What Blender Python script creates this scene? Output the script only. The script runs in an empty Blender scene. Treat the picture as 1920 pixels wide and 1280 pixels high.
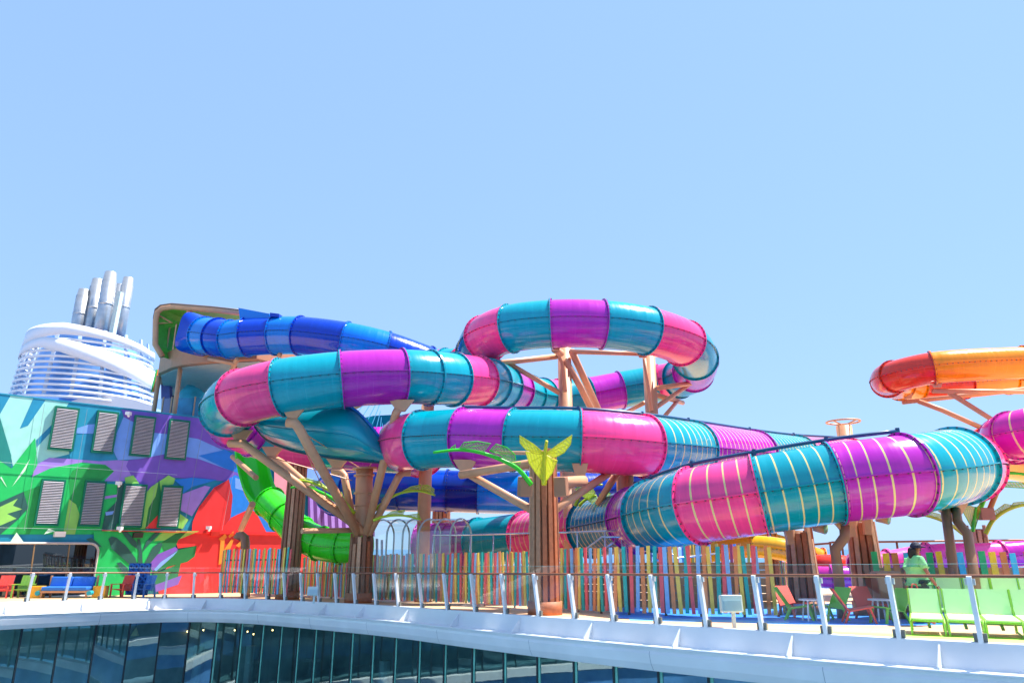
import bpy, bmesh, math, random
from mathutils import Vector, Matrix
random.seed(7)
sc = bpy.context.scene
COL = sc.collection

# ------------------------------------------------------------------ camera, sky, sun, exposure
F = 1330.0
PITCH = math.atan((1028 - 640) / F)
CP, SP = math.cos(PITCH), math.sin(PITCH)
cam = bpy.data.cameras.new('camera'); cam.sensor_width = 36; cam.lens = 36 * F / 1920
cam.clip_start = 0.1; cam.clip_end = 60000
camo = bpy.data.objects.new('camera', cam); COL.objects.link(camo)
camo.location = (0, 0, 0); camo.rotation_euler = (math.pi / 2 + PITCH, 0, 0)
sc.camera = camo
SUN_EL = math.radians(62); SUN_AZ = math.radians(74)      # azimuth from +Y towards +X
w = bpy.data.worlds.new('World'); sc.world = w; w.use_nodes = True
wn = w.node_tree.nodes; wl = w.node_tree.links
bg = wn['Background']; sky = wn.new('ShaderNodeTexSky'); sky.sky_type = 'NISHITA'
sky.sun_disc = False; sky.sun_elevation = SUN_EL; sky.sun_rotation = SUN_AZ
sky.altitude = 0; sky.air_density = 1.0; sky.dust_density = 0.3; sky.ozone_density = 2.5
sg_ = wn.new('ShaderNodeGamma'); sg_.inputs[1].default_value = .25; wl.new(sky.outputs[0], sg_.inputs[0])
sm_ = wn.new('ShaderNodeMix'); sm_.data_type = 'RGBA'; sm_.blend_type = 'MULTIPLY'; sm_.inputs[0].default_value = 1
sm_.inputs[7].default_value = (.95, 1.38, 2.08, 1); wl.new(sg_.outputs[0], sm_.inputs[6])   # the photograph's pale, even toning of the sky
wl.new(sm_.outputs[2], bg.inputs[0]); bg.inputs[1].default_value = 0.14
sl = bpy.data.lights.new('sun', 'SUN'); sl.energy = 3.9; sl.angle = math.radians(0.5); sl.color = (1, .95, .88)
so = bpy.data.objects.new('sun', sl); COL.objects.link(so)
sdir = Vector((math.sin(SUN_AZ) * math.cos(SUN_EL), math.cos(SUN_AZ) * math.cos(SUN_EL), math.sin(SUN_EL)))
so.rotation_euler = sdir.to_track_quat('Z', 'Y').to_euler(); so.location = (20, 10, 60)
sc.view_settings.view_transform = 'Standard'; sc.view_settings.look = 'None'
sc.view_settings.exposure = 1.45; sc.view_settings.gamma = 1
sc.render.engine = 'CYCLES'
sc.cycles.max_bounces = 8; sc.cycles.transparent_max_bounces = 24
sc.cycles.diffuse_bounces = 3; sc.cycles.glossy_bounces = 4
sc.cycles.caustics_reflective = False; sc.cycles.caustics_refractive = False

# ------------------------------------------------------------------ helpers
V = Vector
def P(px, py, Y):
    xr = (px - 960) / F; yr = (640 - py) / F
    k = Y / (CP - SP * yr)
    return V((xr * k, Y, (SP + CP * yr) * k))
def slope(py):
    yr = (640 - py) / F
    return (SP + CP * yr) / (CP - SP * yr)
D0, D1 = -1.14, -0.028                      # the deck falls away gently from the camera
def DZ(y): return D0 + D1 * y
def deck(px, py, h=0.0):                    # pixel on the deck sheet raised by h
    r = slope(py); Y = (D0 + h) / (r - D1)
    return P(px, py, Y)
def onz(px, Y, h=0.0):                      # point at column px, depth Y, height h over the deck
    xr = (px - 960) / F; z = DZ(Y) + h; s = z / Y
    yr = (s * CP - SP) / (CP + s * SP)
    return V((xr * Y / (CP - SP * yr), Y, z))
def ppy(v):
    d = v.y * CP + v.z * SP
    return 960 + F * v.x / d, 640 - F * (v.z * CP - v.y * SP) / d

MATS = {}
def srgb(r, g, b):
    f = lambda c: (c / 255 / 12.92) if c / 255 <= .04045 else ((c / 255 + .055) / 1.055) ** 2.4
    return (f(r), f(g), f(b))
def mat(name, col, rough=.5, spec=.5, metal=0, var=.08, vscale=3.0, bump=0, bscale=20, coat=0, emit=None, trans=0):
    if name in MATS: return MATS[name]
    m = bpy.data.materials.new(name); m.use_nodes = True
    n = m.node_tree.nodes; l = m.node_tree.links; b = n['Principled BSDF']
    b.inputs['Roughness'].default_value = rough; b.inputs['Metallic'].default_value = metal
    b.inputs['Specular IOR Level'].default_value = spec; b.inputs['Coat Weight'].default_value = coat
    b.inputs['Coat Roughness'].default_value = .06
    tc = n.new('ShaderNodeTexCoord')
    no = n.new('ShaderNodeTexNoise'); no.inputs['Scale'].default_value = vscale; no.inputs['Detail'].default_value = 5
    l.new(tc.outputs['Object'], no.inputs['Vector'])
    mr = n.new('ShaderNodeMapRange'); mr.inputs[1].default_value = .3; mr.inputs[2].default_value = .7
    mr.inputs[3].default_value = 1 - var; mr.inputs[4].default_value = 1 + var
    l.new(no.outputs['Fac'], mr.inputs[0])
    mx = n.new('ShaderNodeMix'); mx.data_type = 'RGBA'; mx.blend_type = 'MULTIPLY'; mx.inputs[0].default_value = 1
    mx.inputs[6].default_value = (*col, 1); l.new(mr.outputs[0], mx.inputs[7])
    l.new(mx.outputs[2], b.inputs['Base Color'])
    if bump:
        nb = n.new('ShaderNodeTexNoise'); nb.inputs['Scale'].default_value = bscale; nb.inputs['Detail'].default_value = 3
        l.new(tc.outputs['Object'], nb.inputs['Vector'])
        bp = n.new('ShaderNodeBump'); bp.inputs['Strength'].default_value = bump; bp.inputs['Distance'].default_value = .05
        l.new(nb.outputs['Fac'], bp.inputs['Height']); l.new(bp.outputs[0], b.inputs['Normal'])
    if emit:
        b.inputs['Emission Color'].default_value = (*col, 1); b.inputs['Emission Strength'].default_value = emit
    MATS[name] = m; return m
def slidemat(name, col, striped=False, stripe=(.78, .66, .26)):
    key = name + ('_striped' if striped else '')
    if key in MATS: return MATS[key]
    m = mat(key, col, rough=.17, spec=.4, var=.05, vscale=.7, coat=.25)
    n = m.node_tree.nodes; l = m.node_tree.links; b = n['Principled BSDF']
    uv = n.new('ShaderNodeUVMap')
    mp = n.new('ShaderNodeMapping'); mp.inputs['Scale'].default_value = (.35, 5, 1)
    l.new(uv.outputs[0], mp.inputs[0])
    nb = n.new('ShaderNodeTexNoise'); nb.inputs['Scale'].default_value = 1.0; nb.inputs['Detail'].default_value = 2
    l.new(mp.outputs[0], nb.inputs['Vector'])
    bp = n.new('ShaderNodeBump'); bp.inputs['Strength'].default_value = .25; bp.inputs['Distance'].default_value = .05
    l.new(nb.outputs['Fac'], bp.inputs['Height']); l.new(bp.outputs[0], b.inputs['Normal'])
    l.new(bp.outputs[0], b.inputs['Coat Normal'])
    # sun fade and run streaks, and a slightly different batch colour for every moulding
    mp2 = n.new('ShaderNodeMapping'); mp2.inputs['Scale'].default_value = (3.5, 1.2, 1); l.new(uv.outputs[0], mp2.inputs[0])
    ns2 = n.new('ShaderNodeTexNoise'); ns2.inputs['Scale'].default_value = 2.2; ns2.inputs['Detail'].default_value = 7; ns2.inputs['Roughness'].default_value = .65; l.new(mp2.outputs[0], ns2.inputs['Vector'])
    oi = n.new('ShaderNodeObjectInfo')
    m1 = n.new('ShaderNodeMapRange'); m1.inputs[1].default_value = .25; m1.inputs[2].default_value = .75; m1.inputs[3].default_value = .86; m1.inputs[4].default_value = 1.08; l.new(ns2.outputs['Fac'], m1.inputs[0])
    m2 = n.new('ShaderNodeMapRange'); m2.inputs[3].default_value = .88; m2.inputs[4].default_value = 1.1; l.new(oi.outputs['Random'], m2.inputs[0])
    mu = n.new('ShaderNodeMath'); mu.operation = 'MULTIPLY'; l.new(m1.outputs[0], mu.inputs[0]); l.new(m2.outputs[0], mu.inputs[1])
    old = b.inputs['Base Color'].links[0].from_socket
    mw = n.new('ShaderNodeMix'); mw.data_type = 'RGBA'; mw.blend_type = 'MULTIPLY'; mw.inputs[0].default_value = 1
    l.new(old, mw.inputs[6]); l.new(mu.outputs[0], mw.inputs[7]); l.new(mw.outputs[2], b.inputs['Base Color'])
    rr_ = n.new('ShaderNodeMapRange'); rr_.inputs[1].default_value = .3; rr_.inputs[2].default_value = .7; rr_.inputs[3].default_value = .12; rr_.inputs[4].default_value = .30; l.new(ns2.outputs['Fac'], rr_.inputs[0]); l.new(rr_.outputs[0], b.inputs['Roughness'])
    if striped:
        sx = n.new('ShaderNodeSeparateXYZ'); l.new(uv.outputs[0], sx.inputs[0])
        mo = n.new('ShaderNodeMath'); mo.operation = 'MODULO'; mo.inputs[1].default_value = .345; l.new(sx.outputs[0], mo.inputs[0])
        cm = n.new('ShaderNodeMath'); cm.operation = 'LESS_THAN'; cm.inputs[1].default_value = .036; l.new(mo.outputs[0], cm.inputs[0])
        old = b.inputs['Base Color'].links[0].from_socket
        mx = n.new('ShaderNodeMix'); mx.data_type = 'RGBA'; l.new(cm.outputs[0], mx.inputs[0])
        l.new(old, mx.inputs[6]); mx.inputs[7].default_value = (*stripe, 1); l.new(mx.outputs[2], b.inputs['Base Color'])
    return m
def glassmat(name, tint, ior=1.45, rough=.0, wob=0, gl=(1, 1, 1), boost=1.0):
    if name in MATS: return MATS[name]
    m = bpy.data.materials.new(name); m.use_nodes = True
    n = m.node_tree.nodes; l = m.node_tree.links; n.remove(n['Principled BSDF'])
    tr = n.new('ShaderNodeBsdfTransparent'); tr.inputs[0].default_value = (*tint, 1)
    g = n.new('ShaderNodeBsdfGlossy'); g.inputs['Roughness'].default_value = rough; g.inputs[0].default_value = (*gl, 1)
    fr = n.new('ShaderNodeLayerWeight'); fr.inputs[0].default_value = .5
    f0 = ((ior - 1) / (ior + 1)) ** 2 * boost
    pw = n.new('ShaderNodeMath'); pw.operation = 'POWER'; pw.inputs[1].default_value = 5; l.new(fr.outputs['Facing'], pw.inputs[0])
    mm = n.new('ShaderNodeMath'); mm.operation = 'MULTIPLY_ADD'; mm.use_clamp = True; mm.inputs[1].default_value = 1 - f0; mm.inputs[2].default_value = f0
    l.new(pw.outputs[0], mm.inputs[0])
    mx = n.new('ShaderNodeMixShader'); l.new(mm.outputs[0], mx.inputs[0]); l.new(tr.outputs[0], mx.inputs[1]); l.new(g.outputs[0], mx.inputs[2])
    l.new(mx.outputs[0], n['Material Output'].inputs[0])
    if wob:
        tc = n.new('ShaderNodeTexCoord'); nb = n.new('ShaderNodeTexNoise'); nb.inputs['Scale'].default_value = .8
        l.new(tc.outputs['Object'], nb.inputs['Vector'])
        bp = n.new('ShaderNodeBump'); bp.inputs['Strength'].default_value = wob; bp.inputs['Distance'].default_value = .05
        l.new(nb.outputs['Fac'], bp.inputs['Height']); l.new(bp.outputs[0], g.inputs['Normal'])
    MATS[name] = m; return m
def webmat(name, col, fac=.5):
    if name in MATS: return MATS[name]
    m = bpy.data.materials.new(name); m.use_nodes = True
    n = m.node_tree.nodes; l = m.node_tree.links; b = n['Principled BSDF']; b.inputs['Base Color'].default_value = (*col, 1)
    b.inputs['Roughness'].default_value = .5
    tl = n.new('ShaderNodeBsdfTranslucent'); tl.inputs[0].default_value = (*col, 1)
    m1 = n.new('ShaderNodeMixShader'); m1.inputs[0].default_value = .5; l.new(b.outputs[0], m1.inputs[1]); l.new(tl.outputs[0], m1.inputs[2])
    tr = n.new('ShaderNodeBsdfTransparent')
    tc = n.new('ShaderNodeTexCoord'); wv = n.new('ShaderNodeTexWave'); wv.inputs['Scale'].default_value = 7
    wv.bands_direction = 'DIAGONAL'; l.new(tc.outputs['Object'], wv.inputs['Vector'])
    mr = n.new('ShaderNodeMapRange'); mr.inputs[3].default_value = fac - .18; mr.inputs[4].default_value = fac + .22; l.new(wv.outputs['Fac'], mr.inputs[0])
    m2 = n.new('ShaderNodeMixShader'); l.new(mr.outputs[0], m2.inputs[0]); l.new(tr.outputs[0], m2.inputs[1]); l.new(m1.outputs[0], m2.inputs[2])
    l.new(m2.outputs[0], n['Material Output'].inputs[0]); MATS[name] = m; return m

def tag(o, label=None, cat=None, group=None, kind=None):
    if label: o['label'] = label
    if cat: o['category'] = cat
    if group: o['group'] = group
    if kind: o['kind'] = kind
    return o
def thing(name, label, cat, loc, rz=0, group=None):
    o = bpy.data.objects.new(name, None); COL.objects.link(o); o.empty_display_size = .2
    o.location = loc; o.rotation_euler = (0, 0, rz)
    return tag(o, label, cat, group, 'thing')
def origin(o):
    while o.parent: o = o.parent
    return V(o.location)
class MB:
    def __init__(s): s.v = []; s.f = []; s.uv = None
    def add(s, vs, fs):
        k = len(s.v); s.v += [V(a) for a in vs]; s.f += [tuple(i + k for i in f) for f in fs]; return s
    def box(s, c, size, rot=None):
        hx, hy, hz = size[0] / 2, size[1] / 2, size[2] / 2; c = V(c)
        vs = [V((x, y, z)) for z in (-hz, hz) for y in (-hy, hy) for x in (-hx, hx)]
        if rot is not None: vs = [rot @ a for a in vs]
        return s.add([a + c for a in vs], [(0, 2, 3, 1), (4, 5, 7, 6), (0, 1, 5, 4), (2, 6, 7, 3), (0, 4, 6, 2), (1, 3, 7, 5)])
    def bar(s, a, b, wd, th, up=V((0, 0, 1))):       # rectangular bar from a to b
        a, b = V(a), V(b); t = (b - a).normalized()
        sd = t.cross(up)
        if sd.length < 1e-4: sd = t.cross(V((1, 0, 0)))
        sd.normalize(); u = sd.cross(t)
        vs = [p + sd * x * wd / 2 + u * y * th / 2 for p in (a, b) for x, y in ((-1, -1), (1, -1), (1, 1), (-1, 1))]
        return s.add(vs, [(3, 2, 1, 0), (4, 5, 6, 7), (0, 1, 5, 4), (1, 2, 6, 5), (2, 3, 7, 6), (3, 0, 4, 7)])
    def pole(s, pts, r, n=12, caps=True):            # polyline tube, r a number or a list
        pts = [V(p) for p in pts]; rr = r if isinstance(r, (list, tuple)) else [r] * len(pts)
        k = len(s.v); prev = None
        for i, p in enumerate(pts):
            t = (pts[min(i + 1, len(pts) - 1)] - pts[max(i - 1, 0)]).normalized()
            if prev is None:
                sd = t.cross(V((0, 0, 1)))
                if sd.length < .05: sd = t.cross(V((1, 0, 0)))
            else: sd = prev - t * prev.dot(t)
            sd.normalize(); prev = sd; u = sd.cross(t)
            for j in range(n):
                a = 2 * math.pi * j / n; s.v.append(p + (sd * math.cos(a) + u * math.sin(a)) * rr[i])
        for i in range(len(pts) - 1):
            for j in range(n):
                a = k + i * n + j; b = k + i * n + (j + 1) % n; s.f.append((a, b, b + n, a + n))
        if caps:
            s.f.append(tuple(k + j for j in range(n))[::-1]); e = k + (len(pts) - 1) * n; s.f.append(tuple(e + j for j in range(n)))
        return s
    def prism(s, poly, d):                            # planar polygon pushed by vector d
        n = len(poly); d = V(d); poly = [V(p) for p in poly]
        return s.add(poly + [p + d for p in poly], [tuple(range(n))[::-1], tuple(range(n, 2 * n))] + [(i, (i + 1) % n, n + (i + 1) % n, n + i) for i in range(n)])
    def grid(s, rows):                                # sheet from rows of points
        n = len(rows[0]); k = len(s.v)
        for r in rows: s.v += [V(p) for p in r]
        for i in range(len(rows) - 1):
            for j in range(n - 1):
                a = k + i * n + j; s.f.append((a, a + 1, a + n + 1, a + n))
        return s
    def mesh(s, name, m, o0=V((0, 0, 0)), smooth=False):
        me = bpy.data.meshes.new(name); me.from_pydata([tuple(a - o0) for a in s.v], [], s.f)
        if m: me.materials.append(m)
        if smooth: me.polygons.foreach_set('use_smooth', [True] * len(me.polygons))
        me.update(); return me
    def build(s, name, m, parent=None, smooth=False, bevel=0, fix=True):
        o0 = origin(parent) if parent else V((0, 0, 0))
        me = s.mesh(name, m, o0, smooth)
        if fix:
            bm = bmesh.new(); bm.from_mesh(me); bmesh.ops.recalc_face_normals(bm, faces=bm.faces); bm.to_mesh(me); bm.free()
        o = bpy.data.objects.new(name, me); COL.objects.link(o)
        if parent: o.parent = parent
        if bevel:
            md = o.modifiers.new('bevel', 'BEVEL'); md.width = bevel; md.segments = 2; md.limit_method = 'ANGLE'
        return o
def inst(name, me, parent, loc, rot=(0, 0, 0), scale=None):
    o = bpy.data.objects.new(name, me); COL.objects.link(o); o.parent = parent
    o.location = V(loc) - origin(parent); o.rotation_euler = rot
    if scale: o.scale = scale
    return o
def copytree(o, parent=None):
    c = o.copy(); COL.objects.link(c); c.parent = parent
    for ch in list(o.children): copytree(ch, c)
    return c
def spline(pts, n=10, closed=False):                  # Catmull-Rom, returns list of samples per span
    pts = [V(p) for p in pts]; N = len(pts); out = []
    for i in range(N - 1):
        p1, p2 = pts[i], pts[i + 1]
        p0 = pts[i - 1] if i > 0 else p1 * 2 - p2
        p3 = pts[i + 2] if i + 2 < N else p2 * 2 - p1
        d1 = max((p1 - p0).length, .01) ** .5; d2 = max((p2 - p1).length, .01) ** .5; d3 = max((p3 - p2).length, .01) ** .5
        m1 = (p2 - p1) + ((p1 - p0) / d1 - (p2 - p0) / (d1 + d2)) * d2
        m2 = (p2 - p1) + ((p3 - p2) / d3 - (p3 - p1) / (d2 + d3)) * d2
        span = []
        for k in range(n + 1):
            t = k / n; t2 = t * t; t3 = t2 * t
            span.append(p1 * (2 * t3 - 3 * t2 + 1) + m1 * (t3 - 2 * t2 + t) + p2 * (-2 * t3 + 3 * t2) + m2 * (t3 - t2))
        out.append(span)
    return out
def flat(spans): return [spans[0][0]] + [p for s in spans for p in s[1:]]

# ------------------------------------------------------------------ palette
C = dict(teal=(.0, .34, .43), pink=(.98, .065, .28), purple=(.50, .02, .46), dteal=(.0, .19, .30),
         blue=(.0, .05, .52), lblue=(.0, .20, .72), navy=(.0, .022, .30), orange=(.95, .31, .002), red=(.75, .045, .018),
         green=(.05, .80, .02), magenta=(.62, .015, .33), yellow=(.85, .45, .01), rose=(.85, .10, .42))
bolt_m = mat('bolt_dark', (.05, .04, .06), .5)
tan = mat('tan_steel', srgb(214, 156, 116), .42, var=.07, bump=.05)
brown_rib = [mat('rib_brown_%s' % k, c, .6, var=.15, vscale=8, bump=.1) for k, c in (('dark', srgb(146, 98, 72)), ('mid', srgb(182, 130, 96)), ('red', srgb(182, 106, 68)), ('pale', srgb(210, 160, 122)))]
white = mat('white_paint', (.86, .87, .88), .35, var=.03)
whitegloss = mat('white_gloss', (.86, .86, .87), .28, var=.06, vscale=.9)

# ------------------------------------------------------------------ sea
sea_m = mat('sea_water', (.05, .16, .30), .35, var=.25, vscale=.02, bump=.3, bscale=.2)
tag(MB().add([(-30000, -2000, -55), (30000, -2000, -55), (30000, 45000, -55), (-30000, 45000, -55)], [(0, 1, 2, 3)]).build('sea', sea_m), kind='structure')

# ------------------------------------------------------------------ rail line of the deck edge (plan curve)
edge_px = [(0, 1129), (51, 1127.5), (121, 1125.5), (186, 1123.8), (255, 1122), (308, 1121), (362, 1120.5), (416, 1120.8), (464, 1122), (504, 1123.3), (535, 1125),
           (566, 1126.5), (598, 1128), (630, 1129.6), (664, 1131.5), (704, 1133.5), (748, 1136), (790, 1139), (838, 1142.8), (890, 1146.5), (948, 1150.8), (1010, 1155), (1078, 1159.6),
           (1148, 1164), (1232, 1169.4), (1325, 1175), (1425, 1181), (1548, 1188.4), (1690, 1196.5), (1840, 1204.6), (2010, 1213), (2210, 1222)]
epts = [deck(*p) for p in edge_px]
epts[0] = epts[1] * 2 - epts[2]
epts = [epts[0] * 2 - epts[1] + V((-.0, -.25, 0))] + epts
def smooth_pts(ps, it=3):
    for _ in range(it): ps = [ps[0]] + [ps[i] * .5 + (ps[i - 1] + ps[i + 1]) * .25 for i in range(1, len(ps) - 1)] + [ps[-1]]
    return ps
wrap = [V((-19.5, 1.5, 0)), V((-22.6, 5.5, 0)), V((-24.2, 9.5, 0)), V((-24.6, 13.5, 0)), V((-24.0, 17.4, 0)), V((-22.9, 20.8, 0)), V((-21.4, 24.0, 0))]
NW = len(wrap); epts = wrap + epts
epts = smooth_pts(epts, 2)
for p in epts: p.z = DZ(p.y)
ecurve = flat(spline(epts, 6))
def normals2d(ps):                                    # outward = towards the void and the camera
    out = []
    for i, p in enumerate(ps):
        t = ps[min(i + 1, len(ps) - 1)] - ps[max(i - 1, 0)]; t.z = 0; t.normalize()
        out.append(V((t.y, -t.x, 0)))
    return out
enorm = normals2d(ecurve)
def off(i, o, d): return ecurve[i] + enorm[i] * o + V((0, 0, -d))

# deck sheet: from the rail line away to the far side
deck_wood = bpy.data.materials.new('deck_wood'); deck_wood.use_nodes = True
n = deck_wood.node_tree.nodes; l = deck_wood.node_tree.links; b = n['Principled BSDF']; b.inputs['Roughness'].default_value = .6
tc = n.new('ShaderNodeTexCoord'); mp = n.new('ShaderNodeMapping'); mp.inputs['Rotation'].default_value = (0, 0, .5); mp.inputs['Scale'].default_value = (8, 8, 8)
br = n.new('ShaderNodeTexBrick'); br.inputs['Scale'].default_value = 1; br.inputs['Mortar Size'].default_value = .03; br.inputs['Brick Width'].default_value = 16; br.inputs['Row Height'].default_value = 1
br.inputs['Color1'].default_value = (*srgb(236, 194, 150), 1); br.inputs['Color2'].default_value = (*srgb(226, 180, 136), 1); br.inputs['Mortar'].default_value = (*srgb(160, 118, 86), 1)
l.new(tc.outputs['Object'], mp.inputs[0]); l.new(mp.outputs[0], br.inputs['Vector']); l.new(br.outputs[0], b.inputs['Base Color'])
main_ = ecurve[6 * NW:]
ex_ = [V((-120, main_[0].y, main_[0].z))] + list(main_) + [V((90, 6, DZ(6)))]
tag(MB().grid([[p, V((-120, p.y, p.z))] for p in ecurve[:6 * NW + 1]]).build('side_deck', deck_wood), kind='structure')
mb = MB().grid([ex_, [V((p.x, 70, DZ(70))) for p in ex_]])
tag(mb.build('deck', deck_wood), kind='structure')
def patch(name, front, rear, m, lift):
    f_ = [deck(*p) for p in front]; r_ = [deck(*p) if len(p) == 2 else onz(*p) for p in rear]
    lf = lambda p: V((p.x, p.y, DZ(p.y) + lift))
    return tag(MB().grid([[lf(p) for p in f_], [lf(p) for p in r_]]).build(name, m), kind='structure')
lime_floor = mat('lime_floor', srgb(206, 240, 110), .6); blue_floor = mat('blue_floor', srgb(40, 136, 240), .6, var=.12); sky_floor = mat('pale_blue_floor', srgb(110, 185, 235), .6)
blue_dk = mat('deep_blue_floor', srgb(10, 70, 180), .6)
k0 = min(range(len(ecurve)), key=lambda i: abs(ppy(ecurve[i])[0] - 1395)); k1 = len(ecurve) - 1
tag(MB().grid([[V((p.x, p.y, DZ(p.y) + .008)) for p in (ecurve[i] - enorm[i] * .02, ecurve[i] - enorm[i] * (.10 + 1.0 * min(1, (i - k0) / 16)))] for i in range(k0, k1 + 1)]).build('lime_deck_strip', lime_floor), kind='structure')
patch('blue_deck_area', [(1150, 1158), (1330, 1165), (1480, 1170), (1700, 1172), (1960, 1168)], [(1150, 26, 0), (1330, 27, 0), (1500, 27, 0), (1750, 26, 0), (2100, 24, 0)], blue_floor, .004)
patch('pale_blue_deck_swirl', [(1490, 1138), (1560, 1147), (1640, 1147), (1700, 1140)], [(1500, 1136), (1560, 1130), (1640, 1134), (1690, 1137)], sky_floor, .008)
patch('pale_blue_deck_ring', [(1180, 1163), (1330, 1166), (1480, 1168)], [(1180, 1157), (1330, 1161), (1480, 1165)], sky_floor, .008)

# ------------------------------------------------------------------ white fascia below the rail
fa = thing('deck_edge_fascia', 'long curved white fascia band running under the glass railing', 'fascia', ecurve[60])
prof = [(-.10, .0), (-.04, -.014), (.02, .0), (.06, .22), (.10, .40), (.30, .43), (.36, .43), (.36, .47), (.33, .52), (.35, .58), (.30, .78), (.22, .92), (.20, .94), (-.2, .94)]
mb = MB(); mb.grid([[off(i, o, d) for o, d in prof] for i in range(len(ecurve))])
mb.build('fascia_panel', whitegloss, fa, fix=True)
mb = MB(); mb.pole([off(i, .37, .435) for i in range(len(ecurve))], .022, 6); mb.build('fascia_lip', white, fa, True)
post_i = [6 * i for i in range(1, len(epts))]
for q in range(2, len(post_i) - 1, 2):                 # white gusset fins
    i = post_i[q] - 3; t = V((-enorm[i].y, enorm[i].x, 0)) * .03
    poly = [off(i, .03, .04), off(i, .36, .38), off(i, .36, .43), off(i, .10, .40), off(i, .05, .2)]
    MB().prism([p - t / 2 for p in poly], t).build('gusset', white, fa)
for q in range(1, len(post_i) - 1, 3):                 # panel joints
    i = post_i[q]; t = V((-enorm[i].y, enorm[i].x, 0)) * .012
    poly = [off(i, .334, .53), off(i, .355, .58), off(i, .304, .78), off(i, .224, .92), off(i, .21, .92), off(i, .29, .78), off(i, .33, .58), off(i, .32, .53)]
    MB().prism([p - t / 2 for p in poly], t).build('joint_strip', mat('joint_grey', (.45, .47, .52), .5), fa)

# ------------------------------------------------------------------ glass railing
ra = thing('glass_railing', 'curved glass railing with white posts and brown handrail along the deck edge', 'railing', ecurve[60])
LEAN = .17; RH = 1.05
def rp(i, h, o=0): return ecurve[i] + enorm[i] * (LEAN * h / RH - .02 + o) + V((0, 0, h))
handrail_m = mat('handrail_wood', srgb(150, 92, 66), .4, var=.12, vscale=12)
clear = glassmat('rail_glass', (.92, .97, .96), 1.42, boost=1.7)
alu = mat('aluminium', (.6, .62, .65), .3, metal=.8)
clamp_m = mat('clamp_grey', srgb(120, 120, 112), .4)
MB().pole([rp(i, RH - .0, -.05) for i in range(len(ecurve))], .028, 8).build('handrail', handrail_m, ra, True)
post_m = mat('post_white', (.86, .87, .89), .35, var=.02)
for k, i in enumerate(post_i):
    a, bb = rp(i, -.04), rp(i, RH + .0); t = V((-enorm[i].y, enorm[i].x, 0))
    po = MB().bar(a, bb, .075, .09, up=enorm[i]).build('post', post_m, ra)
    MB().box(rp(i, .08, -.03), (.2, .06, .13), Matrix.Rotation(math.atan2(t.y, t.x), 3, 'Z')).build('base_clamp', clamp_m, po)
    MB().box(rp(i, RH - .09, -.045), (.15, .05, .1), Matrix.Rotation(math.atan2(t.y, t.x), 3, 'Z')).build('glass_clip', mat('clip_grey', (.6, .62, .62), .4), po)
    if k + 1 < len(post_i):
        j = post_i[k + 1]; rows = [[rp(q, .10, -.07), rp(q, RH + .20, -.07)] for q in range(i, j + 1)]
        tt = t * .012
        rows[0] = [p + tt for p in rows[0]]; rows[-1] = [p - tt for p in rows[-1]]
        g = MB().grid(rows).build('glass_pane', clear, ra)
        MB().pole([r[1] for r in rows], .0032, 4).build('pane_edge', mat('glass_edge', (.30, .46, .44), .3), g)

# ------------------------------------------------------------------ window wall of the deck below
ww = thing('window_wall', 'tall curved wall of dark tinted windows below the white fascia', 'window wall', off(60, 0, 4.2))
tinted = glassmat('tinted_window', (.58, .86, .87), 1.65, wob=.035, boost=3.4, gl=(.72, .98, 1))
mull_d = mat('mullion_dark', (.012, .022, .03), .4); mull_e = mat('glass_fin_edge', srgb(120, 196, 176), .25, var=.15)
ceil_i = [3 + 6 * k for k in range(0, len(epts) - 1)]
for k, i in enumerate(post_i):
    t = V((-enorm[i].y, enorm[i].x, 0)); a, bb = off(i, .02, 4.4), off(i, .02, .93)
    MB().bar(a, bb, .055, .10, up=enorm[i]).build('mullion', mull_d, ww)
    px = ppy(ecurve[i])[0]
    if px > 380: MB().bar(a + t * .06 + enorm[i] * .02, bb + t * .06 + enorm[i] * .02, .085, .012, up=enorm[i]).build('glass_fin', mull_e, ww)
    if k + 1 < len(post_i):
        j = post_i[k + 1]; t2 = V((-enorm[j].y, enorm[j].x, 0))
        MB().grid([[a + t * .03 + enorm[i] * .01, bb + t * .03 + enorm[i] * .01], [off(j, .03, 4.4) - t2 * .03, off(j, .03, .93) - t2 * .03]]).build('window_pane', tinted, ww)
# next deck's white band and blue glass, below the picture but mirrored in the windows across the court
lo = thing('lower_deck_band', 'white band and blue glass of the next deck down, mirrored in the windows', 'fascia', off(60, 0, 5))
MB().grid([[off(i, o, d) for o, d in ((.0, 4.42), (.34, 4.45), (.36, 4.85), (.05, 4.9))] for i in range(0, len(ecurve), 2)]).build('band_panel', whitegloss, lo)
MB().grid([[off(i, .04, 4.92), off(i, .04, 6.4)] for i in range(0, len(ecurve), 2)]).build('band_glass', mat('lower_blue_glass', (.14, .34, .72), .2, var=.3, vscale=.4), lo)
MB().grid([[off(i, .04, 6.42), off(i, .04, 10)] for i in range(0, len(ecurve), 2)]).build('band_wall', mat('lower_wall', (.06, .14, .2), .5, var=.5, vscale=.4), lo)
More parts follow.
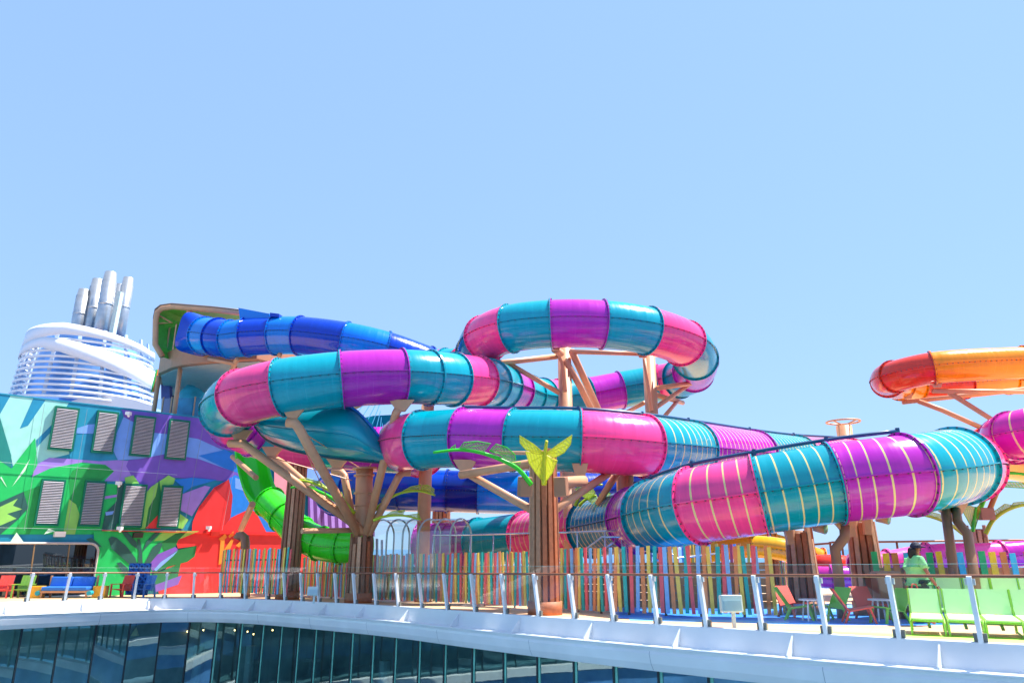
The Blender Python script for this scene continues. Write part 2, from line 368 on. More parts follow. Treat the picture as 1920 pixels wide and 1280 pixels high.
# the room behind the windows
rm_dark = mat('room_dark_wall', (.30, .38, .38), .7, var=.5, vscale=.6); rm_ceil = mat('room_ceiling', (.5, .46, .36), .7); rm_floor = mat('room_floor', (.34, .38, .42), .5)
roomthing = thing('restaurant_interior', 'dim restaurant room seen through the dark windows', 'room', off(60, -3, 4.2))
ii = range(0, len(ecurve), 3)
def inn(i, k, d): return (ecurve[i] - enorm[i] * 5.5 * k + V((0, 0, -d))) if i < 6 * NW else ecurve[i] + V((3.0 * k, 5.5 * k, -d - .16 * k))
MB().grid([[off(i, -.02, .97), inn(i, 1, .97)] for i in ii]).build('ceiling', rm_ceil, roomthing)
MB().grid([[off(i, -.02, 4.3), inn(i, 1, 4.3)] for i in ii]).build('floor', rm_floor, roomthing)
MB().grid([[inn(i, 1, 4.35), inn(i, 1, .9)] for i in ii]).build('back_wall', rm_dark, roomthing)
MB().grid([[off(0, -.05, 4.35), off(0, -.05, .9)], [inn(0, 1, 4.35), inn(0, 1, .9)]]).build('end_wall', rm_dark, roomthing)
lampglow = mat('lamp_glow', (1, .55, .2), emit=5)
def near_i(px): return min(range(len(ecurve)), key=lambda i: abs(ppy(off(i, 0, 1.5))[0] - px))
for k, (px, dd) in enumerate([(275, 1.5), (330, 1.6), (342, 1.55), (378, 1.55), (398, 1.6), (428, 1.5), (408, 1.7)]):
    c = off(near_i(px), -2.6, dd)
    th = thing('wall_lamp', 'tiny warm lamp glowing inside the dark windows, number of the row', 'lamp', c, group='warm lamps behind the windows')
    th['label'] = ['leftmost tiny warm lamp', 'second tiny warm lamp from the left', 'third tiny warm lamp from the left', 'fourth tiny warm lamp from the left', 'tiny warm lamp second from the right', 'rightmost tiny warm lamp', 'lowest tiny warm lamp near the right end'][k] + ' behind the dark windows'
    MB().pole([c + V((0, 0, -.02)), c + V((0, 0, .04))], [.02, .03], 8).build('bulb', lampglow, th, True)
    MB().pole([c + V((0, 0, .05)), c + V((0, 0, .12))], [.05, .03], 8).build('lamp_cap', mull_d, th)
for px, lab in ((198, 'yellow green cone pendant lamp inside the left windows'), (262, 'pale straw cone pendant lamp inside the left windows')):
    c = off(near_i(px), -1.2, 1.55)
    th = thing('pendant_lamp', lab, 'pendant lamp', c)
    MB().pole([c, c + V((0, 0, .32))], [.16, .03], 14).build('lamp_shade', mat('straw_' + str(px), srgb(200, 190, 90) if px < 200 else srgb(216, 196, 150), .7), th, True)
    MB().pole([c + V((0, 0, .32)), c + V((0, 0, .6))], .01, 6).build('cord', mull_d, th)
for k, px in enumerate((88, 205, 345, 420, 660, 905)):
    c = off(near_i(px), -1.3, 4.3)
    th = thing('round_table', 'small round white table inside the dark windows, %s' % ['far left', 'under the straw lamp', 'beside the warm lamps', 'left of the window bend', 'right of the window bend', 'below the railing middle'][k], 'table', c, group='white tables inside')
    MB().pole([c, c + V((0, 0, .03)), c + V((0, 0, .05)), c + V((0, 0, .7))], [.25, .25, .04, .04], 12).build('pedestal', alu, th)
    MB().pole([c + V((0, 0, .7)), c + V((0, 0, .74))], .42, 20).build('table_top', white, th)
    MB().pole([c + V((.0, .8, 0)), c + V((0, .8, 2.2))], .22, 12).build('planter', mat('planter_pale', (.3, .35, .35), .5), th)
# opposite balcony on the camera's side (shows as white bands in the window reflections)
op = thing('opposite_balcony', 'white curved balcony tiers on the viewer side, mirrored in the dark windows', 'balcony', (0, -3, -6))
xs = [-70 + 2.5 * i for i in range(45)]
def ocur(x, o): return .35 - o - (.004 * x * x) if x < 0 else .35 - o - .006 * x * x
for zt, zb, o in ((-1.75, -2.5, 0), (-5.15, -5.6, .5), (-7.7, -8.3, .8)):
    MB().grid([[V((x, ocur(x, o + .5), zt)), V((x, ocur(x, o), zt - .15)), V((x, ocur(x, o), zb)), V((x, ocur(x, o + .6), zb - .05))] for x in xs]).build('balcony_fascia', whitegloss, op)
MB().grid([[V((x, ocur(x, 6), 3.5)), V((x, ocur(x, 6), -12))] for x in xs]).build('balcony_wall', mat('balcony_teal_wall', (.05, .12, .18), .4, var=.5, vscale=.25), op)  # deep teal-blue facade behind the tiers, its tone mottled by noise
for zt, zb, o in ((-5.66, -6.6, .9), (-8.36, -9.4, 1.2), (-2.56, -3.2, .4)):
    MB().grid([[V((x, ocur(x, o), zt)), V((x, ocur(x, o), zb))] for x in xs]).build('balcony_glass', mat('balcony_blue', (.16, .36, .74), .25), op)
tag(MB().grid([[V((x, ocur(x, 6), -12.0)), V((x, 45, -12.0))] for x in xs]).build('courtyard_floor', mat('court_floor', (.14, .26, .34), .6, var=.4, vscale=.3)), kind='structure')

# ------------------------------------------------------------------ water slides
NS = 36
def slide(name, label, pts, cols, R, group=None, sides=True, nsub=10, pipe=None):
    W = [P(*p) for p in pts]; spans = spline(W, nsub)
    root = thing(name, label, 'water slide', W[0], group=group)
    allp = flat(spans); acc = 0
    info = []
    tang = []
    for i in range(len(allp)):
        tang.append((allp[min(i + 1, len(allp) - 1)] - allp[max(i - 1, 0)]).normalized())
    for s_i, col in enumerate(cols):
        idx = list(range(s_i * nsub, (s_i + 1) * nsub + 1))
        if col is None: continue
        nofl = (col.startswith('~'), s_i + 1 < len(cols) and (cols[s_i + 1] or '').startswith('~')); col = col.lstrip('~')
        st = col.endswith('*'); cn = col.rstrip('*'); m = slidemat(cn, C[cn], st); mp_ = slidemat(cn, C[cn])
        vs, fs, uv = [], [], []
        lens = [0.0]
        for a, b2 in zip(idx, idx[1:]): lens.append(lens[-1] + (allp[b2] - allp[a]).length)
        fr = []
        for i in idx:
            t = tang[i]; sd = t.cross(V((0, 0, 1)))
            if sd.length < .05: sd = t.cross(V((0, 1, 0)))
            sd.normalize(); fr.append((allp[i], t, sd, sd.cross(t)))
        for (c, t, sd, u) in fr:
            for k in range(NS):
                a = 2 * math.pi * k / NS; vs.append(c + (sd * math.cos(a) + u * math.sin(a)) * R)
        for j in range(len(fr) - 1):
            for k in range(NS):
                a = j * NS + k; b2 = j * NS + (k + 1) % NS
                fs.append((a, b2, b2 + NS, a + NS))
                k2 = k + 1
                uv += [(lens[j], k / NS), (lens[j], k2 / NS), (lens[j + 1], k2 / NS), (lens[j + 1], k / NS)]
        me = bpy.data.meshes.new('tube_segment'); o0 = W[0]
        me.from_pydata([tuple(v - o0) for v in vs], [], fs); me.materials.append(m)
        lay = me.uv_layers.new(name='UVMap'); lay.data.foreach_set('uv', [c for q in uv for c in q])
        me.polygons.foreach_set('use_smooth', [True] * len(me.polygons)); me.update()
        seg = bpy.data.objects.new('tube_segment', me); COL.objects.link(seg); seg.parent = root
        # end flanges with bolts, and two longitudinal seams with bolts
        fl = MB(); bo = MB(); se = MB()
        for e, sg in ((0, 1), (len(fr) - 1, -1)):
            if nofl[0 if sg == 1 else 1]: continue
            c, t, sd, u = fr[e]; ks = NS; fl = MB()
            r0, r1, th = R - .01, R + .075, .035
            k0_ = len(fl.v)
            for k in range(ks):
                a = 2 * math.pi * k / ks; d = sd * math.cos(a) + u * math.sin(a)
                for rr, tt in ((r0, .004), (r1, .004), (r1, th), (r0, th)): fl.v.append(c + d * rr + t * tt * sg)
            for k in range(ks):
                for q in range(4):
                    a = k0_ + k * 4 + q; b2 = k0_ + k * 4 + (q + 1) % 4; a2 = k0_ + ((k + 1) % ks) * 4 + q; b3 = k0_ + ((k + 1) % ks) * 4 + (q + 1) % 4
                    fl.f.append((a, b2, b3, a2))
            fl.build('flange', mp_, seg, fix=False)
            nb_ = int(R * 30)
            for k in range(nb_):
                a = 2 * math.pi * (k + .5) / nb_; d = sd * math.cos(a) + u * math.sin(a)
                rot = Matrix((t, d, t.cross(d))).transposed()
                bo.box(c + d * (R + .042) + t * (th + .008) * sg, (.03, .035, .035), rot)
        for sgn in (-1, 1):
            se = MB()
            for j in range(len(fr) - 1):
                (c, t, sd, u), (c2, t2, sd2, u2) = fr[j], fr[j + 1]
                q = [c + sd * sgn * (R - .01) - u * .018, c + sd * sgn * (R + .055) - u * .018, c + sd * sgn * (R + .055) + u * .018, c + sd * sgn * (R - .01) + u * .018]
                q2 = [c2 + sd2 * sgn * (R - .01) - u2 * .018, c2 + sd2 * sgn * (R + .055) - u2 * .018, c2 + sd2 * sgn * (R + .055) + u2 * .018, c2 + sd2 * sgn * (R - .01) + u2 * .018]
                se.add(q + q2, [(0, 1, 5, 4), (1, 2, 6, 5), (2, 3, 7, 6)])
                nn = max(1, int((c2 - c).length / .17))
                for z in range(nn):
                    w_ = (z + .5) / nn; cc = c.lerp(c2, w_); ss = sd.lerp(sd2, w_); uu = u.lerp(u2, w_)
                    bo.box(cc + ss * sgn * (R + .035) - uu * .03, (.034, .034, .028))
            se.build('seam', mp_, seg, fix=False)
        tag(bo.build('bolts', bolt_m, seg, fix=False), kind='stuff')
    for (a, b2, lat) in pipe or ():
        pm = mat('pipe_dark_blue', (.01, .07, .16), .35)
        pp = [allp[i] + V((0, lat, R + .13)) for i in range(a * nsub, b2 * nsub + 1, 2)]
        po = MB().pole(pp, .05, 8).build('water_pipe', pm, root, True)
        for i in range(a, b2 + 1):
            c = allp[i * nsub] + V((0, lat, R - .04)); MB().bar(c, c + V((0, 0, .25)), .08, .08).build('pipe_bracket', pm, po)
    return root, spans, allp
R2 = 1.0
T1, s1, T1p = slide('tube_slide', 'pink, teal and purple tube slide looping high and swinging round to the left', [
    (770, 690, 37), (800, 690, 37), (835, 689, 36.5), (870, 687, 35.8), (893, 678, 34), (896, 662, 31.8), (912, 634, 29.6), (957, 616, 28.4), (1034, 607, 28), (1130, 608, 28), (1215, 620, 28.6),
    (1282, 643, 30), (1304, 672, 32.2), (1300, 697, 35), (1272, 711, 37.2), (1238, 718, 38), (1163, 731, 38), (1103, 742, 37.6), (1047, 747, 37), (1016, 746, 36), (988, 741, 34.4), (962, 732, 32.4),
    (938, 724, 30.6), (916, 719, 29), (893, 715, 27.8), (850, 711, 26.6), (806, 708, 25.8), (754, 706, 25.2), (641, 711, 24.6), (528, 726, 24.4), (455, 745, 25), (428, 768, 26.8), (440, 792, 29),
    (478, 812, 30.6), (525, 826, 31), (602, 834, 31), (650, 838, 31), (720, 842, 31), (790, 846, 31)],
    ['purple', 'purple', 'teal', 'pink', 'dteal', 'dteal', 'pink', 'teal', 'purple', 'teal', 'pink',
     'teal', 'purple', 'dteal', 'pink', 'teal', 'purple', 'teal', 'pink', 'teal', 'teal', 'purple',
     'teal', 'teal', 'pink', 'teal', 'teal', 'purple', 'teal', 'pink', 'teal', 'purple', 'purple',
     'teal', 'pink', 'teal', 'purple', 'teal'][:38], R2, nsub=8)
T2, s2, T2p = slide('tube_slide', 'long tube slide crossing the middle, its cream striped part doubling back on the right', [
    (790, 848, 30.5), (762, 838, 28), (758, 831, 26.3), (770, 827, 25.4), (790, 824.5, 25.0), (815, 823, 24.8), (866, 821, 24.4), (963, 824, 23.6), (1087, 827, 23), (1210, 836, 23.6), (1298, 843, 25.6), (1414, 853, 29.6), (1497, 859, 32.6),
    (1600, 862, 35.4), (1680, 870, 36.4), (1752, 880, 34), (1800, 884, 29), (1815, 879, 24.6), (1812, 874.5, 21.6), (1793, 873, 19.6), (1700, 889, 18.3), (1563, 905, 18.6), (1424, 927, 19), (1304, 947, 19.8),
    (1226, 966, 21.6), (1194, 974, 23.4), (1108, 990, 27), (1040, 1000, 28.8), (985, 1007, 30.4), (898, 1016, 32.2), (850, 1020, 33.4), (790, 1024, 34)],
    ['pink', '~pink', '~pink', '~pink', 'teal', '~teal', 'purple', 'teal', 'pink', 'teal*', 'purple*', 'teal*', 'pink*',
     'teal*', 'purple*', 'teal*', 'magenta', 'pink', 'pink', 'teal*', 'purple*', 'teal*', 'pink*', 'teal*',
     'purple*', 'dteal*', 'pink*', 'pink*', 'teal', 'purple', 'purple'], R2, pipe=[(6, 13, .25), (20, 25, .12)])
B1, s3, B1p = slide('tube_slide', 'blue tube slide leaving the brown platform tower towards the right', [
    (384, 629, 37.2), (408, 632, 36.6), (432, 636, 36.2), (463, 632, 36), (515, 629, 35.8), (562, 629, 35.5), (648, 640, 35), (722, 657, 35.4), (800, 684, 36.5), (870, 712, 38), (960, 745, 41)],
    ['lblue', 'blue', 'lblue', 'blue', 'lblue', 'blue', 'lblue', 'blue', 'lblue', 'blue'], R2)
B2, s4, B2p = slide('tube_slide', 'lower blue tube slide running level behind the wood clad columns', [
    (665, 935, 42), (632, 930, 40), (628, 922, 37.6), (662, 918, 36), (752, 919, 35.4), (838, 920, 35.4), (897, 922, 35.4), (988, 924, 35.4), (1090, 922, 36), (1190, 916, 37), (1260, 905, 39)],
    ['lblue', 'blue', 'lblue', 'blue', 'blue', 'navy', 'lblue', 'navy', 'blue', 'lblue'], R2)
O1, s5, O1p = slide('tube_slide', 'orange and red tube slide turning at the upper right edge', [
    (2080, 684, 29.5), (1985, 679, 29.6), (1920, 680, 29.8), (1748, 690, 30.2), (1676, 706, 31.4), (1664, 716, 33.4), (1688, 723, 35), (1718, 725, 35.6), (1807, 721, 36.2), (1890, 713, 37), (1990, 706, 38)],
    ['orange', 'orange', 'orange', 'red', 'red', 'orange', 'orange', 'red', 'orange', 'orange'], .70)
M1, s6, M1p = slide('tube_slide', 'magenta tube slide turning back at the right picture edge', [
    (2050, 790, 25), (1960, 803, 25.4), (1900, 816, 26.2), (1884, 824, 28), (1900, 830, 30.4)], ['magenta*', 'magenta*', 'magenta', 'magenta'], .85)
O2, s7, O2p = slide('tube_slide', 'orange red tube slide dipping behind the magenta tube', [
    (1960, 800, 38), (1880, 815, 35), (1842, 836, 33.4), (1862, 862, 34.5), (1930, 880, 36)], ['red', 'red', 'orange', 'orange'], .7)
Y1, s8, Y1p = slide('tube_slide', 'yellow tube slide low behind the picket fence', [
    (1290, 1042, 30), (1350, 1030, 29.4), (1410, 1024, 29), (1480, 1032, 28.6), (1540, 1050, 28.6)], ['yellow', 'orange', 'yellow', 'orange'], .42)
Y2, s9, Y2p = slide('tube_slide', 'second yellow tube slide just behind the first low one', [
    (1330, 1030, 33), (1400, 1014, 32), (1450, 1016, 32), (1520, 1040, 32)], ['yellow', 'orange', 'yellow'], .38)
K1, s10, K1p = slide('tube_slide', 'rose pink and purple tube slide lying low beyond the broad pickets', [
    (1600, 1066, 24), (1668, 1056, 24), (1740, 1044, 24), (1876, 1040, 24), (1960, 1034, 24), (2060, 1030, 24)], ['rose', 'rose', 'rose', 'purple', 'purple'], .40)
K2, s11, K2p = slide('tube_slide', 'short orange red tube mouth between the two leaning columns', [
    (1530, 1062, 27), (1566, 1062, 26.6), (1606, 1066, 27)], ['red', 'red'], .42)
K3, s12, K3p = slide('tube_slide', 'short magenta tube under the orange red tube mouth', [
    (1500, 1080, 24.5), (1560, 1082, 24), (1625, 1080, 24)], ['magenta', 'purple'], .34)

# green body slide: open chute then tube
G1, s13, G1p = slide('tube_slide', 'bright green slide curving down the mural wall and under the brown columns', [
    (505, 940, 33.4), (533, 968, 32.6), (562, 998, 32), (600, 1018, 31.6), (640, 1024, 31.2), (690, 1024, 31)], ['green', 'green', 'green', 'green', 'green'], .68)
cp = [P(468, 828, 34.6), P(474, 870, 34.4), P(486, 912, 34), P(506, 940, 33.4)]
cl = flat(spline(cp, 8)); mb = MB(); rows = []
for i, c in enumerate(cl):
    t = (cl[min(i + 1, len(cl) - 1)] - cl[max(i - 1, 0)]).normalized(); sd = V((.86, .50, 0)); sd = (sd - t * sd.dot(t)).normalized(); u = sd.cross(t)
    if u.y > 0: u = -u
    rr = .70
    rows.append([c + sd * math.cos(a) * rr - u * math.sin(a) * rr * 1.1 for a in [math.pi * k / 14 for k in range(15)]])
mb.grid(rows); ch = mb.build('open_chute', slidemat('green', C['green']), G1, True); md = ch.modifiers.new('s', 'SOLIDIFY'); md.thickness = .06
for e in (0, -1): MB().pole([r[e] for r in rows], .05, 8).build('chute_rim', slidemat('green', C['green']), ch, True)
MB().pole([p for p in rows[-1]], .06, 8).build('chute_flange', slidemat('green', C['green']), ch, True)

# wide teal flume belly under the left loop
belly_bot = [(478, 800, 27.6), (500, 824, 27.4), (545, 843, 27), (610, 856, 26.6), (680, 864, 26.2), (742, 868, 26)]
belly_top = [(486, 776, 27), (525, 764, 26.4), (570, 758, 26), (620, 757, 25.6), (660, 764, 25.4), (744, 860, 25.8)]
bt = flat(spline([P(*p) for p in belly_top], 8)); bbm = flat(spline([P(*p) for p in belly_bot], 8))
rows = []
for k in range(13):
    w_ = k / 12; bulge = math.sin(math.pi * w_) * .9
    rows.append([a.lerp(b2, w_) + V((0, -bulge, -bulge * .25)) * min(1, (a - b2).length / 1.6) for a, b2 in zip(bt, bbm)])
be = MB().grid(rows).build('flume_belly', slidemat('teal', C['teal']), T1, True); md = be.modifiers.new('s', 'SOLIDIFY'); md.thickness = .05
MB().pole(rows[-1], .05, 8).build('belly_rim', mat('rim_dark_teal', (.0, .05, .09), .3), be, True)
MB().pole(rows[0], .05, 8).build('belly_rim', slidemat('lblue', C['lblue']), be, True)
MB().pole([p + V((0, -.02, 0)) for p in rows[6]], .022, 6).build('belly_seam', slidemat('teal', C['teal']), be, True)
MB().pole([p + V((0, -.02, 0)) for p in rows[9]], .02, 6).build('belly_seam', slidemat('teal', C['teal']), be, True)
inner = MB().grid([[P(672, 785, 30), P(672, 850, 30)], [P(700, 779, 30.5), P(700, 850, 30.5)], [P(740, 777, 30.8), P(740, 850, 30.8)], [P(775, 778, 30.4), P(775, 850, 30.4)]]).build('flume_inner_wall', slidemat('dteal', C['dteal']), T1)
inner.modifiers.new('s', 'SOLIDIFY').thickness = .05
for k in range(8):
    w_ = .12 + k * .105
    a = P(658 + (740 - 658) * w_, 765 + (858 - 765) * w_, 25.5); b2 = a + V((1.9 - 1.2 * w_ + .4, 2.2, .0)) + V((-1.9, 0, 1.55 - w_ * .5))
    MB().pole([a, b2], .014, 5).build('net_cable', mat('cable_blue', (.02, .22, .42), .4), T1)

# ------------------------------------------------------------------ mural building on the left
WD = V((math.sin(math.radians(47)), math.cos(math.radians(47)), 0)); WN = V((WD.y, -WD.x, 0))
W0 = P(0, 1028, 33.0); W0.z = 0
def wallpt(px, py, lift=0.0):                       # pixel onto the mural wall plane
    d = P(px, py, 1.0); t = (W0.dot(WN)) / d.dot(WN); return d * t + WN * lift
def wall_uv(p): return (p - W0).dot(WD), p.z
u0 = -9; u1 = wall_uv(wallpt(700, 800))[0]; top_l = wallpt(0, 739).z
bld = thing('mural_building', 'building with a bright tropical leaf mural and green framed louvres', 'building', W0 + V((0, 0, DZ(33))))
mural = {}
def mm(name, c):
    if name not in mural: mural[name] = mat('mural_' + name, srgb(*[v + (255 - v) * .13 for v in c]), .45, var=.07, vscale=2.5, bump=.04, bscale=60)
    return mural[name]
wb = lambda u, z, dpt=0: W0 + WD * u - WN * dpt + V((0, 0, z))
zb = -3.2
MB().prism([wb(u0, zb), wb(u1, zb), wb(u1, top_l), wb(u0, top_l)], -WN * 14).build('wall', mm('teal', (0, 132, 165)), bld)
MB().prism([wb(u0, top_l + .001, -.03), wb(u1, top_l + .001, -.03), wb(u1, top_l + .06, -.03), wb(u0, top_l + .06, -.03)], -WN * .3).build('roof_edge', mm('teal', (0, 132, 165)), bld)
layer = [0]
def paint(name, c, pts, sc_=None, cr=(0, 0)):
    layer[0] += 1
    if sc_: pts = [(cr[0] + x / sc_, cr[1] + y / sc_) for x, y in pts]
    ps = [wallpt(x, y, .004 + .0025 * layer[0]) for x, y in pts]
    MB().add(ps, [tuple(range(len(ps)))]).build('painted_shape', mm(name, c), bld, fix=False)
A2 = dict(sc_=4.571, cr=(0, 720)); A3 = dict(sc_=4.0, cr=(0, 960))
aqua = ('aqua', (150, 224, 205)); teal_ = ('teal2', (0, 125, 165)); vio = ('violet', (104, 62, 178)); lvio = ('lilac', (150, 112, 208)); lb = ('light_blue', (104, 156, 236)); bl = ('blue', (0, 108, 214))
gr = ('green', (0, 184, 72)); gr2 = ('mid_green', (0, 140, 42)); dk = ('dark_green', (12, 70, 60)); dg = ('deep_green', (0, 100, 36)); lime = ('lime', (128, 204, 72)); red = ('red', (222, 22, 22)); dred = ('dark_red', (180, 10, 16)); org = ('orange', (238, 128, 20)); tg = ('teal_green', (0, 116, 104))
paint(*aqua, [(95, 95), (590, 160), (480, 340), (440, 560), (620, 575), (590, 600), (420, 640), (310, 690), (110, 700), (90, 600), (-900, 290), (-900, -30), (0, 85)], **A2)
paint(*teal_, [(-900, -28), (93, 95), (0, 255), (-900, 150)], **A2)
paint(*teal_, [(285, 122), (390, 137), (240, 355), (170, 380)], **A2)
paint(*teal_, [(440, 350), (440, 405), (315, 540), (310, 480)], **A2)
paint(*aqua, [(640, 410), (690, 475), (605, 555)], **A2)
paint(*vio, [(1040, 217), (1920, 317), (3000, 450), (3000, 800), (1920, 560), (1500, 440), (1310, 415), (1120, 350), (1060, 280)], **A2)
paint(*lb, [(1060, 280), (1310, 415), (1500, 435), (1700, 470), (1920, 570), (2150, 690), (2150, 790), (1920, 720), (1700, 640), (1430, 595), (1200, 640), (1010, 650), (970, 570), (1000, 430), (640, 420), (650, 380), (760, 345), (1000, 330)], **A2)
paint('teal2', (0, 125, 165), [(1000, 420), (1060, 275), (1020, 290), (960, 570), (1010, 650), (850, 662), (600, 640), (590, 575), (640, 430)], **A2)
paint(*bl, [(1930, 560), (1700, 612), (1930, 722), (2160, 800), (2160, 700)], **A2)
paint(*lvio, [(270, 800), (310, 690), (420, 630), (600, 640), (850, 660), (1010, 650), (1150, 660), (1180, 830), (900, 830), (700, 700), (430, 725)], **A2)
paint(*vio, [(1100, 650), (1200, 640), (1430, 595), (1700, 640), (1920, 720), (2300, 850), (2300, 1000), (1920, 830), (1480, 800), (1300, 900), (1240, 940), (1150, 830), (1080, 700)], **A2)
paint(*gr, [(-900, 640), (0, 655), (100, 720), (190, 600), (300, 460), (320, 690), (260, 800), (430, 720), (700, 670), (900, 690), (975, 745), (900, 820), (870, 850), (1080, 860), (1250, 900), (1250, 1285), (-900, 1285)], **A2)
paint(*tg, [(-700, 250), (0, 290), (95, 610), (95, 722), (0, 655), (-700, 640)], **A2)
paint(*gr2, [(590, 800), (620, 740), (720, 690), (900, 690), (975, 745), (860, 830), (740, 815), (700, 1000), (640, 1130), (600, 1000)], **A2)
paint('pale_leaf', (200, 240, 205), [(255, 640), (215, 740), (100, 880), (190, 740)], **A2)
paint('pale_leaf', (200, 240, 205), [(10, 790), (60, 885), (40, 860), (0, 800)], **A2)
paint(*gr2, [(200, 920), (340, 870), (330, 1100), (250, 1285), (100, 1285), (230, 1100)], **A2)
paint(*dk, [(-300, 1100), (0, 1010), (200, 920), (240, 1060), (150, 1160), (0, 1285), (-300, 1285)], **A2)
paint(*lime, [(-200, 1100), (0, 1050), (150, 980), (110, 1040), (190, 1070), (60, 1110), (140, 1150), (0, 1210), (-200, 1230)], **A2)
paint(*lime, [(590, 985), (650, 1030), (680, 1120), (640, 1285), (540, 1285)], **A2)
paint(*lime, [(1065, 800), (1140, 780), (1190, 850), (1075, 855)], **A2)
paint(*dk, [(1000, 870), (1070, 840), (1060, 1000), (1010, 1180), (950, 1285), (860, 1285), (900, 1100), (1000, 1000)], **A2)
paint(*lvio, [(890, 960), (1000, 945), (1000, 965), (890, 985)], **A2)
paint(*lb, [(900, 1095), (975, 1085), (960, 1115), (905, 1125)], **A2)
paint(*lime, [(1240, 940), (1290, 880), (1440, 780), (1500, 810), (1480, 860), (1390, 870), (1340, 1050), (1250, 1235), (1200, 1240), (1230, 1130)], **A2)
paint(*dg, [(1360, 810), (1395, 1050), (1350, 1130), (1240, 1240), (1270, 1060), (1330, 960)], **A2)
paint(*bl, [(1490, 820), (1640, 800), (1860, 820), (1640, 880), (1560, 940), (1545, 870)], **A2)
paint(*lvio, [(1560, 940), (1750, 870), (1800, 880), (1640, 1130), (1540, 1080)], **A2)
paint(*red, [(1240, 1235), (1350, 1120), (1370, 1235)], **A2)
paint(*lime, [(1520, 1230), (1540, 1110), (1610, 1160), (1560, 1240)], **A2)
paint(*bl, [(360, 990), (398, 915), (440, 890), (520, 930), (530, 1000), (362, 1000)])
paint(*lb, [(440, 895), (520, 925), (520, 940), (440, 915)])
paint(*red, [(358, 1000), (360, 978), (372, 950), (400, 914), (428, 898), (435, 930), (431, 970), (415, 1001)])
paint(*red, [(412, 1001), (432, 970), (468, 953), (480, 962), (500, 1001)])
paint(*dred, [(400, 914), (428, 898), (435, 930), (431, 970), (420, 985), (425, 940)])
paint(*gr, [(700, 140), (1490, 140), (1400, 180), (1310, 215), (1310, 270), (1150, 380), (1130, 470), (1000, 700), (700, 700)], **A3)
paint(*red, [(1100, 138), (1230, 135), (1490, 140), (2300, 150), (2500, 700), (1230, 700), (1150, 520), (1250, 410), (1400, 370), (1470, 250), (1330, 270), (1310, 210), (1400, 145), (1300, 137)], **A3)
paint(*lime, [(1230, 137), (1490, 141), (1330, 205), (1150, 215), (1190, 170)], **A3)
paint(*dg, [(1150, 430), (1230, 350), (1330, 280), (1470, 250), (1455, 330), (1400, 370), (1250, 410), (1150, 455)], **A3)
paint(*dg, [(1200, 230), (1310, 160), (1400, 140), (1330, 210), (1310, 262), (1230, 300)], **A3)
paint(*vio, [(1090, 350), (1310, 258), (1330, 280), (1230, 350), (1140, 440)], **A3)
paint(*lb, [(1200, 372), (1330, 285), (1290, 330), (1165, 440), (1150, 430)], **A3)
paint(*dg, [(1130, 470), (1350, 380), (1330, 480), (1200, 560), (1130, 560)], **A3)
paint(*vio, [(1150, 545), (1360, 470), (1330, 540), (1150, 600)], **A3)
for leafp in ([(1025, 460), (1065, 460), (1062, 300), (1045, 200), (1022, 200), (1035, 300)], [(1040, 440), (960, 385), (830, 270), (808, 200), (830, 180), (870, 190), (940, 250), (1010, 340)],
              [(868, 380), (900, 372), (950, 415), (970, 470), (920, 462)], [(1048, 420), (1090, 360), (1140, 260), (1190, 225), (1212, 235), (1195, 290), (1120, 380)],
              [(1060, 300), (1090, 220), (1160, 150), (1200, 138), (1185, 165), (1110, 240)], [(1030, 280), (975, 240), (900, 140), (950, 145), (1020, 225)], [(640, 200), (680, 190), (730, 230), (760, 260), (700, 250)]):
    paint(*dk, leafp, **A3)
paint('pale_leaf', (200, 240, 205), [(120, 150), (175, 225), (70, 225)], **A3)
paint('pale_leaf', (200, 240, 205), [(325, 165), (360, 120), (410, 140)], **A3)
paint(*org, [(408, 1058), (412, 1010), (420, 1005), (416, 1055)])
for q in ([(408, 1010), (420, 1000), (424, 1006), (414, 1016)], [(426, 1004), (436, 995), (436, 1003), (428, 1008)], [(418, 1030), (432, 1010), (436, 1012), (430, 1028)], [(438, 1000), (444, 996), (446, 1004), (440, 1006)], [(440, 1022), (456, 1008), (458, 1012), (446, 1026)]): paint(*org, q)
# far right part of the wall: purple and pink art
paint('pink_art', (240, 140, 150), [(512, 850), (548, 850), (548, 985), (530, 985), (512, 940)])
paint('plum', (70, 20, 110), [(575, 905), (700, 905), (700, 1005), (575, 1005)])
for k in range(9):
    x = 578 + k * 13; paint(*lvio, [(x, 925 + (k * 37 % 30)), (x + 6, 920 + (k * 23 % 30)), (x + 9, 1003), (x + 3, 1003)])
paint('navy_art', (12, 22, 80), [(592, 866), (648, 866), (640, 905), (600, 905)])
paint(*lb, [(560, 866), (594, 866), (604, 905), (560, 915)])
# thin panel joints
for ya, yb in ((864.5, 890), (987.5, 995)):
    a, b2 = wallpt(0, ya, .16), wallpt(330, yb, .16); a = a - WD * 8
    MB().bar(a, b2, .02, .012).build('panel_joint', mat('joint_pale', (.6, .75, .72), .5), bld)
for px_ in (70, 150, 232, 300, 368, 440):
    MB().bar(wallpt(px_ + 12, 750 + .12 * px_, .162), wallpt(px_ - 26, 994, .162), .014, .008, up=WN).build('weld_seam', mat('seam_grey', (.25, .30, .34), .5), bld)
a, b2 = wallpt(190, 994, .17), wallpt(540, 1002, .17)
MB().bar(a, b2, .12, .03).build('ledge', mm('red', (222, 22, 22)), bld)
